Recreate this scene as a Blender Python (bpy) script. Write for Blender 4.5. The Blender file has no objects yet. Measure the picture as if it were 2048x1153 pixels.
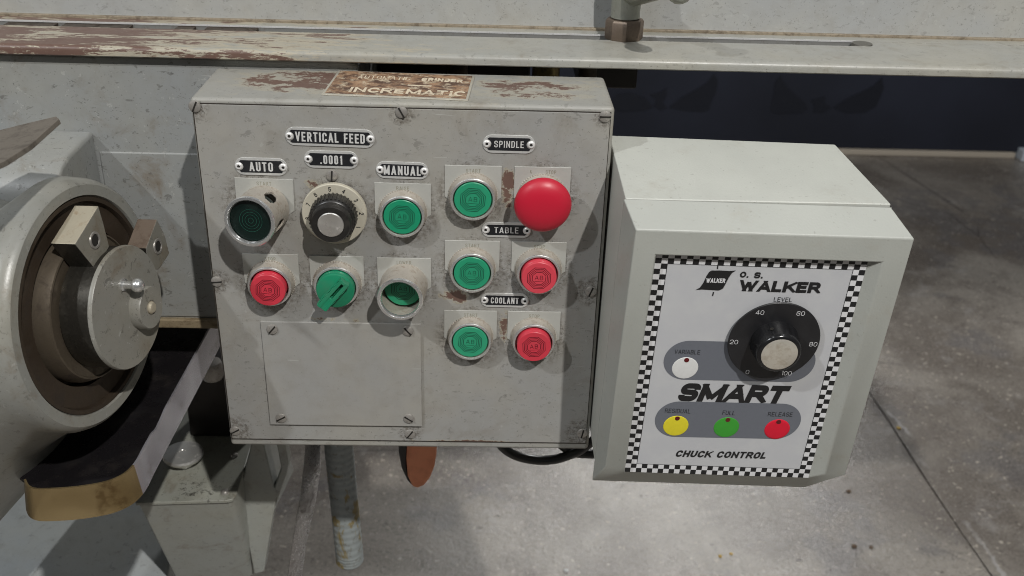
import bpy, bmesh, math, random
from mathutils import Vector, Matrix, noise as mnoise
random.seed(4)
S = bpy.context.scene
C = S.collection
# ------------------------------------------------------------------ camera
YAW, PIT, ROL = 3.39710343e-02, 4.77345721e-01, 3.29849580e-02
CAM = Vector((0.213994897, -0.723029602, 0.223750974)); FPX = 2038.401
F_ = Vector((math.sin(YAW)*math.cos(PIT), math.cos(YAW)*math.cos(PIT), -math.sin(PIT)))
r0 = Vector((math.cos(YAW), -math.sin(YAW), 0)); u0 = r0.cross(F_)
R_ = math.cos(ROL)*r0 + math.sin(ROL)*u0
U_ = -math.sin(ROL)*r0 + math.cos(ROL)*u0
cd = bpy.data.cameras.new('camera'); cam = bpy.data.objects.new('camera', cd); C.objects.link(cam)
cam.matrix_world = Matrix((( R_.x, U_.x, -F_.x, CAM.x), (R_.y, U_.y, -F_.y, CAM.y), (R_.z, U_.z, -F_.z, CAM.z), (0, 0, 0, 1)))
cd.sensor_width = 36; cd.lens = FPX/2048*36; cd.clip_start = .01; cd.clip_end = 60
cd.dof.use_dof = True; cd.dof.focus_distance = .80; cd.dof.aperture_fstop = 11
S.camera = cam
# ------------------------------------------------------------------ light
S.view_settings.view_transform = 'Standard'; S.view_settings.look = 'None'
S.cycles.filter_width = 1.0
S.view_settings.exposure = 0; S.view_settings.gamma = 1
W = bpy.data.worlds.new('World'); S.world = W; W.use_nodes = True
bgn = W.node_tree.nodes['Background']; bgn.inputs[0].default_value = (.93, .97, 1, 1); bgn.inputs[1].default_value = .088
# dim workshop: pale ceiling above, darker surroundings at eye level
_t = W.node_tree; _c = _t.nodes.new('ShaderNodeTexCoord'); _s = _t.nodes.new('ShaderNodeSeparateXYZ'); _r = _t.nodes.new('ShaderNodeMapRange'); _m = _t.nodes.new('ShaderNodeMix'); _m.data_type = 'RGBA'
_t.links.new(_c.outputs['Generated'], _s.inputs[0]); _t.links.new(_s.outputs[2], _r.inputs[0]); _r.inputs[1].default_value = -.1; _r.inputs[2].default_value = .75; _r.interpolation_type = 'SMOOTHSTEP'
_t.links.new(_r.outputs[0], _m.inputs[0]); _m.inputs[6].default_value = (.50, .50, .49, 1); _m.inputs[7].default_value = (1.55, 1.62, 1.68, 1); _t.links.new(_m.outputs[2], bgn.inputs[0])
def lamp(name, d, dist, power, size, col=(1, 1, 1), target=(.17, 0, -.1)):
    """a ceiling lamp whose light travels along d towards the target"""
    d = Vector(d).normalized(); t = Vector(target)
    l = bpy.data.lights.new(name, 'AREA'); l.shape = 'DISK'; l.size = size; l.energy = power; l.color = col
    o = bpy.data.objects.new(name, l); C.objects.link(o)
    o.location = t - d*dist; o.rotation_euler = d.to_track_quat('-Z', 'Y').to_euler(); return o
lamp('ceiling_lamp_main', (-.43, 1, -1.15), 4.2, 134, .08, (1, .975, .94))
lamp('ceiling_lamp_side', (1.15, 1, -1.33), 4.6, 72, .09, (.95, .975, 1))
for nm, loc, pw in (('strip_fill_near', (-.9, -1.7, 3.0), 9), ('strip_fill_far', (1.6, -1.0, 3.1), 9)):  # added fill strips, unseen, for highlights on metal and soft top light
    l_ = bpy.data.lights.new(nm, 'AREA'); l_.shape = 'RECTANGLE'; l_.size = .14; l_.size_y = 2.4; l_.energy = pw; l_.color = (.96, .98, 1)
    o_ = bpy.data.objects.new(nm, l_); C.objects.link(o_); o_.location = loc
lamp('ceiling_lamp_rear', (-.164, -.76, -.63), 5.2, 95, .42, (1, .99, .97), target=(.66, .84, -1.25))
# ------------------------------------------------------------------ unproject helpers: photo pixel to a point on a real plane
def ray(q): return F_ + R_*((q[0]-1024)/FPX) - U_*((q[1]-576.5)/FPX)
def pl(q, P, N):
    d = ray(q); return CAM + d*((Vector(P)-CAM).dot(N)/d.dot(N))
def Yp(x, y, Y=0.): return pl((x, y), Vector((0, Y, 0)), Vector((0, 1, 0)))
def Zp(x, y, Z): return pl((x, y), Vector((0, 0, Z)), Vector((0, 0, 1)))
def Xp(x, y, X): return pl((x, y), Vector((X, 0, 0)), Vector((1, 0, 0)))
# ------------------------------------------------------------------ node helper
class NT:
    def __init__(s, name):
        s.m = bpy.data.materials.new(name); s.m.use_nodes = True; s.t = s.m.node_tree
        s.b = s.t.nodes['Principled BSDF']; s._co = None
    def n(s, typ, **kw):
        o = s.t.nodes.new(typ)
        for k, v in kw.items(): setattr(o, k, v)
        return o
    def put(s, sock, v):
        if isinstance(v, bpy.types.NodeSocket): s.t.links.new(v, sock)
        elif isinstance(v, (tuple, list)):
            sock.default_value = tuple(v) + ((1,) if len(v) == 3 and sock.type == 'RGBA' else ())
        else: sock.default_value = v
    @property
    def co(s):
        if s._co is None: s._co = s.n('ShaderNodeTexCoord').outputs['Object']
        return s._co
    def map(s, scale=(1, 1, 1), loc=(0, 0, 0), rot=(0, 0, 0), v=None):
        o = s.n('ShaderNodeMapping'); s.put(o.inputs[0], v or s.co); s.put(o.inputs[1], loc); s.put(o.inputs[2], rot); s.put(o.inputs[3], scale); return o.outputs[0]
    def noise(s, sc, det=4, rough=.6, v=None, dist=0):
        o = s.n('ShaderNodeTexNoise'); s.put(o.inputs['Vector'], v or s.co); s.put(o.inputs['Scale'], sc); s.put(o.inputs['Detail'], det); s.put(o.inputs['Roughness'], rough); s.put(o.inputs['Distortion'], dist); return o.outputs[0]
    def vor(s, sc, v=None, feat='F1', out='Distance'):
        o = s.n('ShaderNodeTexVoronoi', feature=feat); s.put(o.inputs['Vector'], v or s.co); s.put(o.inputs['Scale'], sc); return o.outputs[out]
    def ma(s, op, a, b=0., c=None, clamp=False):
        o = s.n('ShaderNodeMath', operation=op, use_clamp=clamp); s.put(o.inputs[0], a); s.put(o.inputs[1], b)
        if c is not None: s.put(o.inputs[2], c)
        return o.outputs[0]
    def st(s, v, lo, hi, a=0., b=1.):
        o = s.n('ShaderNodeMapRange', interpolation_type='SMOOTHSTEP'); s.put(o.inputs[0], v); s.put(o.inputs[1], lo); s.put(o.inputs[2], hi); s.put(o.inputs[3], a); s.put(o.inputs[4], b); return o.outputs[0]
    def mix(s, f, a, b):
        o = s.n('ShaderNodeMix', data_type='RGBA'); s.put(o.inputs[0], f); s.put(o.inputs[6], a); s.put(o.inputs[7], b); return o.outputs[2]
    def mul(s, a, b):
        o = s.n('ShaderNodeMix', data_type='RGBA', blend_type='MULTIPLY'); s.put(o.inputs[0], 1.); s.put(o.inputs[6], a); s.put(o.inputs[7], b); return o.outputs[2]
    def grey(s, v):
        o = s.n('ShaderNodeCombineColor'); [s.put(o.inputs[i], v) for i in range(3)]; return o.outputs[0]
    def dist(s, c, sc=(1, 1, 1)):
        """distance in metres from object-space point c, axes divided by sc"""
        v = s.n('ShaderNodeVectorMath', operation='SUBTRACT'); s.put(v.inputs[0], s.co); s.put(v.inputs[1], c)
        w = s.n('ShaderNodeVectorMath', operation='DIVIDE'); s.put(w.inputs[0], v.outputs[0]); s.put(w.inputs[1], sc)
        l = s.n('ShaderNodeVectorMath', operation='LENGTH'); s.put(l.inputs[0], w.outputs[0]); return l.outputs[1]
    def mx(s, L):
        a = L[0]
        for b in L[1:]: a = s.ma('MAXIMUM', a, b)
        return a
    def bump(s, h, st=.3, d=.0005):
        o = s.n('ShaderNodeBump'); s.put(o.inputs['Strength'], st); s.put(o.inputs['Distance'], d); s.put(o.inputs['Height'], h); s.t.links.new(o.outputs[0], s.b.inputs['Normal'])
    def out(s, col=None, rough=None, metal=None, spec=None):
        if col is not None: s.put(s.b.inputs['Base Color'], col)
        if rough is not None: s.put(s.b.inputs['Roughness'], rough)
        if metal is not None: s.put(s.b.inputs['Metallic'], metal)
        if spec is not None: s.put(s.b.inputs['Specular IOR Level'], spec)
        return s.m
PRIMER = (.105, .062, .05)
def paint(name, col, chips=(), chipamt=0., chipsc=38, k=.34, grime=(), speck=1., stain=.5, rough=.5, lit=1., stretch=(1, 1, 1), sand=None, sw=0., prim=None, fleck=.25):
    """old machine enamel: mottled, specked, with primer showing where it is chipped"""
    t = NT(name)
    big = t.noise(9, 5, .6); med = t.noise(60, 6, .65)
    c = t.mix(t.st(big, .35, .7), col, tuple(x*y for x, y in zip(col, (1.10, 1.06, .98))))
    c = t.mix(t.ma('MULTIPLY', t.st(med, .42, .75), .35), c, tuple(x*y for x, y in zip(col, (.78, .74, .66))))
    # brown oily film in patches
    film = t.ma('MULTIPLY', t.st(t.noise(26, 8, .7, dist=.6), .52, .78), stain)
    c = t.mix(film, c, (.16, .125, .085))
    fine = t.noise(430, 3, .7)
    gm = 0.
    if grime:
        gm = t.mx([t.st(t.dist(g[:3], (g[3], g[3], g[3])), 1.0, .62) for g in grime])
        dirt = t.ma('MULTIPLY', gm, t.st(t.noise(240, 6, .75), .40, .62))
        c = t.mix(t.ma('MULTIPLY', dirt, .62), c, (.085, .065, .045))
    sp = t.st(t.ma('ADD', fine, t.ma('MULTIPLY', gm, .08)),   .640, .675)
    sp2 = t.st(t.noise(150, 4, .65), .69, .72)
    c = t.mix(t.ma('MULTIPLY', t.ma('MAXIMUM', sp, sp2), .55*speck), c, (.035, .03, .026))
    if fleck: c = t.mix(t.ma('MULTIPLY', t.st(t.noise(115, 5, .7, v=t.map((1, 1, 1.7), rot=(.3, .6, .2)), dist=.5), .60, .645), fleck), c, (.05, .043, .036)); c = t.mix(t.ma('MULTIPLY', t.st(t.noise(135, 4, .7, v=t.map(loc=(5, 3, 2))), .64, .67), fleck*.7), c, (.48, .48, .45))
    # hairline scratches
    sv = t.map((22, 22, 420), rot=(.2, .35, .3)); scr = t.st(t.noise(1.0, 2, .5, v=sv), .745, .76)
    c = t.mix(t.ma('MULTIPLY', scr, .35), c, (.55, .55, .52))
    chipm = None
    if chips or chipamt:
        e = t.noise(chipsc, 12, .78, v=t.map(stretch), dist=.3)
        if chips:
            reg = t.mx([t.ma('MULTIPLY', t.st(t.dist(q_[0], q_[1]), 1.25, .0), q_[2]) for q_ in chips])
        else: reg = 0.
        v = t.ma('ADD', t.ma('ADD', e, t.ma('MULTIPLY', reg, k)), chipamt)
        edge = t.st(v, .69-sw, .70); core = t.st(v, .735, .75)
        c = t.mix(t.ma('MULTIPLY', edge, .75), c, sand or (.36, .33, .25)); c = t.mix(core, c, t.mix(t.noise(90, 5, .7), prim or PRIMER, prim or (.17, .105, .08)))
        chipm = core
    h = t.ma('ADD', t.ma('MULTIPLY', t.noise(420, 3, .6), .5), t.ma('MULTIPLY', med, .7))
    if chipm: h = t.ma('SUBTRACT', h, t.ma('MULTIPLY', chipm, .6))
    t.bump(h, .28, .0006)
    r = t.ma('ADD', t.ma('MULTIPLY', t.noise(80, 4, .7), .3), rough-.15)
    return t.out(c, r)
def metal(name, col, rough=.35, dirt=.4, dcol=(.07, .05, .035), mt=1., sc=120, brush=None, bs=.25):
    t = NT(name)
    m = t.st(t.noise(sc, 7, .72, dist=.4), .62-.3*dirt, .80-.2*dirt)
    m2 = t.st(t.noise(sc*4, 3, .7), .60, .68)
    m = t.ma('MAXIMUM', m, t.ma('MULTIPLY', m2, dirt))
    c = t.mix(t.noise(sc*.4, 4, .6), tuple(x*.82 for x in col), col)
    c = t.mix(t.ma('MULTIPLY', m, min(1, dirt+.25)), c, dcol)
    b = t.noise(300, 4, .6)
    if brush: b = t.noise(1, 3, .6, v=t.map(brush))
    t.bump(b, bs, .0003)
    return t.out(c, t.ma('ADD', t.ma('MULTIPLY', m, .35), t.ma('ADD', t.ma('MULTIPLY', b, .25), rough-.12), clamp=True), t.ma('SUBTRACT', mt, t.ma('MULTIPLY', m, .6*mt)))
def plastic(name, col, rough=.35, dust=.2, dcol=(.25, .2, .15), sc=300, spec=.5):
    t = NT(name)
    ro = t.n('ShaderNodeObjectInfo').outputs['Random']; cx_ = t.n('ShaderNodeCombineXYZ'); t.put(cx_.inputs[0], ro); t.put(cx_.inputs[1], t.ma('MULTIPLY', ro, 3.7)); vv = t.n('ShaderNodeVectorMath', operation='ADD'); t.put(vv.inputs[0], t.co); t.put(vv.inputs[1], cx_.outputs[0]); t._co = vv.outputs[0]
    m = t.st(t.noise(sc, 5, .75), .6, .72); l = t.st(t.noise(sc*.2, 4, .6), .45, .75)
    c = t.mix(t.ma('MULTIPLY', t.ma('MAXIMUM', m, t.ma('MULTIPLY', l, .5)), dust), col, dcol)
    rnd = t.n('ShaderNodeObjectInfo').outputs['Random']; hs = t.n('ShaderNodeHueSaturation'); t.put(hs.inputs['Color'], c); t.put(hs.inputs['Saturation'], t.ma('ADD', t.ma('MULTIPLY', rnd, -.07), 1.02)); t.put(hs.inputs['Value'], t.ma('ADD', t.ma('MULTIPLY', rnd, .20), .85)); c = hs.outputs[0]
    t.bump(t.noise(sc*2, 2, .5), .08, .0003)
    return t.out(c, t.ma('ADD', t.ma('MULTIPLY', l, .2), rough-.05), 0., spec)
def flat(name, col, rough=.6, spec=.4):
    t = NT(name); return t.out(t.mix(t.noise(350, 4, .7), tuple(x*.86 for x in col), col), rough, 0., spec)
# ------------------------------------------------------------------ mesh helper
class MB:
    def __init__(s): s.v = []; s.f = []; s.mi = []; s.m = 0
    def add(s, vs, fs):
        o = len(s.v); s.v += [tuple(v) for v in vs]
        for f in fs: s.f.append([o+i for i in f]); s.mi.append(s.m)
        return s
    def box(s, a, b):
        x0, y0, z0 = a; x1, y1, z1 = b
        return s.add([(x0,y0,z0),(x1,y0,z0),(x1,y1,z0),(x0,y1,z0),(x0,y0,z1),(x1,y0,z1),(x1,y1,z1),(x0,y1,z1)],
                     [(0,3,2,1),(4,5,6,7),(0,1,5,4),(1,2,6,5),(2,3,7,6),(3,0,4,7)])
    def hexa(s, p):   # p[0:4] one end ring, p[4:8] the other
        return s.add(p, [(0,3,2,1),(4,5,6,7),(0,1,5,4),(1,2,6,5),(2,3,7,6),(3,0,4,7)])
    def prism(s, poly, off, holes=None):
        """polygon (3d points) extruded by vector off"""
        n = len(poly); off = Vector(off); P = [Vector(p) for p in poly]
        s.add(P + [p+off for p in P], [list(range(n))[::-1], list(range(n, 2*n))] + [(i, (i+1) % n, n+(i+1) % n, n+i) for i in range(n)])
        return s
    def lathe(s, prof, seg=48, a0=0, a1=2*math.pi, cx=0, cy=0, M=None, squash=None):
        """profile of (radius, z) spun about z; radius 0 at an end closes it"""
        full = abs(a1-a0-2*math.pi) < 1e-6; k = seg if full else seg+1
        rings = []; vs = []
        for r, z in prof:
            if r < 1e-7: rings.append([len(vs)]); vs.append(Vector((cx, cy, z)))
            else:
                rings.append(list(range(len(vs), len(vs)+k)))
                for i in range(k):
                    a = a0+(a1-a0)*i/seg; vs.append(Vector((cx+r*math.cos(a), cy+r*math.sin(a), z)))
        fs = []
        for A, B in zip(rings, rings[1:]):
            for i in range(seg):
                j = (i+1) % k if full else i+1
                if len(A) == 1 and len(B) == 1: continue
                if len(A) == 1: fs.append((A[0], B[j], B[i]))
                elif len(B) == 1: fs.append((A[i], A[j], B[0]))
                else: fs.append((A[i], A[j], B[j], B[i]))
        if squash: vs = [squash(v) for v in vs]
        if M is not None: vs = [M @ v for v in vs]
        return s.add(vs, fs)
    def tube(s, path, r, seg=12, caps=True, flatz=None):
        path = [Vector(p) for p in path]; n = len(path); rs = r if isinstance(r, (list, tuple)) else [r]*n
        vs = []; up = None
        for i, p in enumerate(path):
            t = (path[min(i+1, n-1)]-path[max(i-1, 0)]).normalized()
            if up is None: up = t.orthogonal().normalized()
            up = (up - t*up.dot(t)).normalized(); w = t.cross(up)
            for k in range(seg):
                a = 2*math.pi*k/seg; vs.append(p+(up*math.cos(a)+w*math.sin(a))*rs[i])
        fs = [(i*seg+k, i*seg+(k+1) % seg, (i+1)*seg+(k+1) % seg, (i+1)*seg+k) for i in range(n-1) for k in range(seg)]
        if caps: fs += [list(range(seg))[::-1], [(n-1)*seg+k for k in range(seg)]]
        return s.add(vs, fs)
    def mesh(s, name, mats, smooth=35):
        me = bpy.data.meshes.new(name); me.from_pydata(s.v, [], s.f)
        for m in (mats if isinstance(mats, (list, tuple)) else [mats]): me.materials.append(m)
        me.polygons.foreach_set('material_index', s.mi)
        bm = bmesh.new(); bm.from_mesh(me); bmesh.ops.recalc_face_normals(bm, faces=bm.faces) if not getattr(s, 'keep', False) else None
        bm.to_mesh(me); bm.free()
        if smooth:
            me.polygons.foreach_set('use_smooth', [True]*len(me.polygons)); me.set_sharp_from_angle(angle=math.radians(smooth))
        me.update(); return me
WM = {}
def ob(name, me, parent=None, M=None, bevel=0, label=None, seg=2, kind=None):
    """link a mesh as one object; M is its world matrix (geometry is local to it)"""
    o = bpy.data.objects.new(name, me); C.objects.link(o)
    M = M or Matrix.Identity(4); WM[o] = M
    if parent is not None: o.parent = parent; o.matrix_basis = WM[parent].inverted() @ M
    else: o.matrix_basis = M
    if bevel:
        b = o.modifiers.new('bevel', 'BEVEL'); b.width = bevel; b.segments = seg; b.limit_method = 'ANGLE'; b.angle_limit = math.radians(32); b.harden_normals = True
    if label: o['label'] = label
    if kind: o['kind'] = kind
    return o
def mk(mb, name, mats, parent=None, M=None, **k):
    sm = k.pop('smooth', 35); return ob(name, mb.mesh(name, mats, sm), parent, M, **k)
def T(x, y, z): return Matrix.Translation((x, y, z))
def thing(name, label, cat, loc=(0, 0, 0), M=None, group=None):
    o = bpy.data.objects.new(name, None); C.objects.link(o); M = M or T(*loc); WM[o] = M; o.matrix_basis = M
    o.empty_display_size = .02; o['label'] = label; o['category'] = cat
    if group: o['group'] = group
    return o
def tag(o, label, cat, group=None):
    o['label'] = label; o['category'] = cat
    if group: o['group'] = group
    return o
GL = {  # stroke lettering: width factor, strokes of (x, y[, rounded])
 'A': (1.08, [[(0,0),(.46,1)], [(.54,1),(1,0)], [(.2,.27),(.8,.27)]]), 'B': (1, [[(0,0),(0,1),(.94,1,1),(.94,.52,1),(.1,.52)], [(.1,.52),(1,.52,1),(1,0,1),(.1,0)]]),
 'C': (1, [[(1,.68),(1,1,1),(0,1,1),(0,0,1),(1,0,1),(1,.32)]]), 'D': (1, [[(.1,0),(1,0,1),(1,1,1),(.1,1)], [(0,0),(0,1)]]), 'E': (.9, [[(0,0),(0,1)], [(.1,1),(1,1)], [(.1,0),(1,0)], [(.1,.51),(.88,.51)]]),
 'F': (.86, [[(0,0),(0,1)], [(.1,1),(1,1)], [(.1,.5),(.85,.5)]]), 'G': (1, [[(1,.72),(1,1,1),(0,1,1),(0,0,1),(1,0,1),(1,.46),(.55,.46)]]), 'H': (1, [[(0,0),(0,1)], [(1,0),(1,1)], [(0,.51),(1,.51)]]), 'I': (0, [[(0,0),(0,1)]]),
 'K': (1.05, [[(0,0),(0,1)], [(1,1),(.05,.36)], [(.34,.60),(1,0)]]), 'L': (.85, [[(0,0),(0,1)], [(.1,0),(1,0)]]), 'M': (1.3, [[(0,0),(0,1)], [(.04,1),(.5,.06)], [(.5,.06),(.96,1)], [(1,1),(1,0)]]),
 'N': (1.05, [[(0,0),(0,1)], [(.02,1),(.98,0)], [(1,0),(1,1)]]), 'O': (1, [[(.5,1),(1,1,1),(1,0,1),(0,0,1),(0,1,1),(.5,1)]]), 'P': (.97, [[(0,0),(0,1)], [(.1,1),(1,1,1),(1,.44,1),(.1,.44)]]),
 'R': (1.03, [[(0,0),(0,1)], [(.1,1),(.95,1,1),(.95,.47,1),(.1,.47)], [(.55,.47),(1,0)]]), 'S': (1, [[(1,.72),(1,1,1),(0,1,1),(0,.53,1),(1,.49,1),(1,0,1),(0,0,1),(0,.28)]]),
 'T': (.98, [[(0,1),(1,1)], [(.5,0),(.5,.92)]]), 'U': (1, [[(0,1),(0,0,1),(1,0,1),(1,1)]]), 'V': (1.05, [[(0,1),(.47,0)], [(.53,0),(1,1)]]),
 'W': (1.5, [[(0,1),(.26,0)], [(.28,0),(.5,.96)], [(.5,.96),(.72,0)], [(.74,0),(1,1)]]), '.': (0, [[(0,0),(0,.01)]]), ' ': (.5, []),
 '0': (.92, [[(.5,1),(1,1,1),(1,0,1),(0,0,1),(0,1,1),(.5,1)]]), '1': (.35, [[(1,0),(1,1)], [(1,.96),(0,.76)]]), '2': (.95, [[(0,.72),(0,1,1),(1,1,1),(1,.55,1),(0,.05)], [(0,0),(1,0)]]),
 '3': (.95, [[(0,.76),(0,1,1),(1,1,1),(1,.53,1),(.4,.53)], [(.4,.53),(1,.53,1),(1,0,1),(0,0,1),(0,.24)]]), '4': (1, [[(.72,0),(.72,1)], [(.68,1),(0,.26)], [(0,.26),(1,.26)]]),
 '5': (.95, [[(.95,1),(.05,1)], [(.05,.94),(.02,.55)], [(.02,.56),(1,.62,1),(1,0,1),(0,0,1),(0,.24)]]), '6': (.95, [[(.97,.76),(.97,1,1),(0,1,1),(0,0,1),(1,0,1),(1,.58,1),(.05,.58)]]),
 '7': (.95, [[(0,1),(1,1)], [(.96,.96),(.3,0)]]), '8': (.95, [[(.5,1),(.96,1,1),(.96,.53,1),(.04,.53,1),(.04,1,1),(.5,1)], [(.5,.53),(1,.53,1),(1,0,1),(0,0,1),(0,.53,1),(.5,.53)]]),
 '&': (1.1, [[(1,0),(.15,.8,1),(.5,1,1),(.75,.78,1),(.05,.35,1),(.3,0,1),(.95,.42)]]), '·': (0, [[(0,.5),(0,.51)]])}
def put_text(mb, s, x, y, z, h, width=None, sx=1., rot=0, bold=.13, cond=.5, shear=0., space=.17, dz=.000018, ext=0, ox=1.):
    """stroke lettering of capital height h centred on (x, y); bold = stroke width, cond = letter width, both per height"""
    t = bold; cx = 0; Q = []; nst = 0
    for ch in s:
        wf, strokes = GL[ch]; w = cond*wf if wf else t
        if ch == ' ': cx += cond*.55+space; continue
        if wf: w = max(w, t*1.6)
        for st_ in strokes:
            P = [((t/2+p[0]*(w-t)) if wf else t/2, t/2+p[1]*(1-t), len(p) > 2) for p in st_]
            pts = []
            for i, p in enumerate(P):
                v = Vector((p[0], p[1]))
                if p[2] and 0 < i < len(P)-1:
                    a = Vector(P[i-1][:2])-v; b = Vector(P[i+1][:2])-v; la, lb = a.length, b.length
                    fa = .5 if P[i-1][2] else .98; fb = .5 if P[i+1][2] else .98
                    r = min((w-t)*.5*ox, la*fa, lb*fb); p0 = v+a/la*r; p2 = v+b/lb*r
                    for k in range(7):
                        th = math.pi/2*k/6; m = v+a/la*r*(1-math.sin(th))+b/lb*r*(1-math.cos(th)); pts.append(m)
                else: pts.append(v)
            R = [pts[0]]
            for p in pts[1:]:
                if (p-R[-1]).length > 1e-4: R.append(p)
            pts = R; closed = (pts[0]-pts[-1]).length < 1e-4
            if len(pts) < 2: continue
            if closed: pts = pts[:-1]
            else:
                d = (pts[0]-pts[1]).normalized(); e = t/2*(1 if abs(d.x)*abs(d.y) < .02 else 1.6)*(0 if abs(d.y) > .5 and t*.6 < pts[0].y < 1-t*.6 else 1); pts[0] = pts[0]+d*e
                d = (pts[-1]-pts[-2]).normalized(); e = t/2*(1 if abs(d.x)*abs(d.y) < .02 else 1.6)*(0 if abs(d.y) > .5 and t*.6 < pts[-1].y < 1-t*.6 else 1); pts[-1] = pts[-1]+d*e
            n = len(pts); V = []
            for i, p in enumerate(pts):
                a = pts[i-1] if (i or closed) else None; b = pts[(i+1) % n] if (i < n-1 or closed) else None
                d1_ = (p-a).normalized() if a is not None else None; d2_ = (b-p).normalized() if b is not None else None
                if d1_ is None: d1_ = d2_
                if d2_ is None: d2_ = d1_
                n1 = Vector((-d1_.y, d1_.x)); n2 = Vector((-d2_.y, d2_.x)); m = (n1+n2)
                m = m.normalized() if m.length > 1e-3 else n1
                k = min(1/max(.3, m.dot(n1)), 1.5); 
                for sg in (1, -1):
                    q_ = p+m*(sg*t/2*k); q_ = Vector((q_.x, min(1, max(0, q_.y)))); V.append(q_)
            V = [Vector((cx+v.x+shear*v.y, v.y)) for v in V]
            Q.append((V, n, closed, nst)); nst += 1
        cx += w+space
    xs = [v.x for q_ in Q for v in q_[0]]; x0_, x1_ = min(xs), max(xs)
    kx = h*sx
    if width: kx = width/(x1_-x0_)
    c, sn = math.cos(rot), math.sin(rot)
    for V, n, closed, ns in Q:
        zz = z+dz*(ns % 7)
        vs = []
        for v in V:
            X = (v.x-(x0_+x1_)/2)*kx; Y_ = (v.y-.5)*h; vs.append((x+X*c-Y_*sn, y+X*sn+Y_*c, zz))
        mb.add(vs, [(2*i, 2*i+1, (2*i+3) % (2*n), (2*i+2) % (2*n)) for i in range(n if closed else n-1)])
    return mb
def stadium(w, h, n=10, r=None):
    r = r or h/2; P = []
    for cx, cy, a0 in ((w/2-r, h/2-r, 0), (-w/2+r, h/2-r, 90), (-w/2+r, -h/2+r, 180), (w/2-r, -h/2+r, 270)):
        for i in range(n+1):
            a = math.radians(a0+90*i/n); P.append((cx+r*math.cos(a), cy+r*math.sin(a)))
    return P
def ringface(mb, outer, inner, z):
    n = len(outer); mb.add([(x, y, z) for x, y in outer]+[(x, y, z) for x, y in inner], [(i, (i+1) % n, n+(i+1) % n, n+i) for i in range(n)])
# frame on the control panel: local x right, y up, z out towards the viewer
def PF(x, z, y=0.): return Matrix(((1, 0, 0, x), (0, 0, -1, y), (0, 1, 0, z), (0, 0, 0, 1)))
# ------------------------------------------------------------------ materials
GREY = (.300, .298, .285)
btn = {'auto': (.0431, -.0825), 'raise': (.1530, -.0863), 'stop': (.0480, -.1478), 'select': (.1000, -.1480), 'lower': (.1515, -.1484),
       'spstart': (.2065, -.0710), 'spstop': (.2590, -.0710), 'tabstart': (.2065, -.1330), 'tabstop': (.2588, -.1330), 'colstart': (.2058, -.1951), 'colstop': (.2573, -.1950), 'dial': (.1015, -.0861)}
GR = [(x, 0, z, .034) for x, z in btn.values()] + [(.0036, 0, -.0062, .012), (.1534, 0, -.007, .012), (.3018, 0, -.152, .016), (.0056, 0, -.2925, .018), (.1549, 0, -.2933, .012), (.3034, 0, -.2903, .018), (.0048, 0, -.149, .013), (.303, 0, -.0068, .011)]
m_panel = paint('panel_paint', GREY, chips=[((.2325, 0, -.063), (.0085, .02, .026), 1.), ((.195, 0, -.158), (.022, .02, .010), 1.05), ((.2335, 0, -.185), (.007, .02, .028), .72),
        ((.085, 0, -.066), (.012, .02, .009), .7), ((.1, 0, -.182), (.075, .02, .004), .5), ((.20, 0, -.3015), (.075, .02, .004), 1.0), ((.13, 0, -.15), (.006, .02, .03), .25)],
        grime=GR, fleck=.30, speck=.95, stain=.42, rough=.44, chipsc=75)
m_box = paint('enclosure_paint', (.305, .303, .282), chips=[((.075, .05, 0), (.085, .05, .02), .92), ((.25, .045, 0), (.085, .05, .02), .76), ((.04, .03, 0), (.05, .03, .02), .5)], sw=.07, sand=(.36, .335, .27),
        speck=.9, stain=.55, rough=.5, stretch=(1, 1.7, 1))
m_cover = paint('cover_plate_paint', (.300, .297, .284), fleck=.06, speck=.35, stain=.18, rough=.45)
m_wall = paint('casting_paint', (.262, .272, .270), chipamt=-.05, speck=.9, fleck=.45, stain=.85, rough=.42)
m_rail = paint('rail_paint', (.315, .315, .29), chips=[((-.16, .11, .02), (.44, .5, .1), .84), ((.02, .11, .02), (.14, .05, .06), .42), ((.36, .07, .015), (.16, .008, .01), .42), ((.6, .07, .015), (.5, .006, .01), .38)],
        speck=.8, stain=.7, rough=.38, chipsc=55, stretch=(.28, 1.2, 1.4), sand=(.42, .375, .28), sw=.05)
m_table = paint('table_paint', (.295, .30, .292), speck=.7, stain=.25, rough=.5)
m_hub = paint('hub_paint', (.250, .252, .233), speck=.8, fleck=.36, stain=.9, rough=.33)
m_tank = paint('tank_paint', (.34, .355, .335), speck=.6, stain=.6, rough=.45)
m_lid = paint('lid_paint', (.29, .30, .27), speck=1.3, stain=.9, chips=[((-.075, .125, -.46), (.06, .06, .05), .45)], chipsc=80, prim=(.02, .018, .015), sand=(.06, .055, .045), rough=.4)
m_base = paint('base_paint', (.36, .385, .395), speck=.4, stain=.2, rough=.5)
m_brown = metal('oily_brown_steel', (.075, .055, .038), .42, .55, (.03, .022, .016), .5, 50)
m_dark = metal('oily_dark_steel', (.07, .065, .055), .3, .35, (.03, .026, .02), .7, 90)
m_jawtop = metal('worn_jaw_steel', (.52, .47, .36), .5, .45, (.19, .12, .06), .35, 70)
m_disc = paint('disc_paint', (.235, .23, .205), fleck=.5, speck=1., stain=1., rough=.4)
m_jawrust = metal('rusty_jaw_top', (.19, .145, .11), .6, .6, (.10, .065, .045), .1, 90)
m_jaw = paint('jaw_steel', (.20, .195, .17), speck=1., stain=.9, rough=.38)
m_alu = metal('bezel_aluminium', (.74, .73, .71), .28, .14, (.30, .25, .19), .75, 200, bs=.06)
m_alud = metal('dirty_aluminium', (.50, .46, .40), .5, .45, (.22, .165, .11), .35, 200)
m_rim = metal('bright_rim', (.86, .86, .85), .24, .05, (.3, .28, .25), .85, 260, bs=.04)
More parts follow.
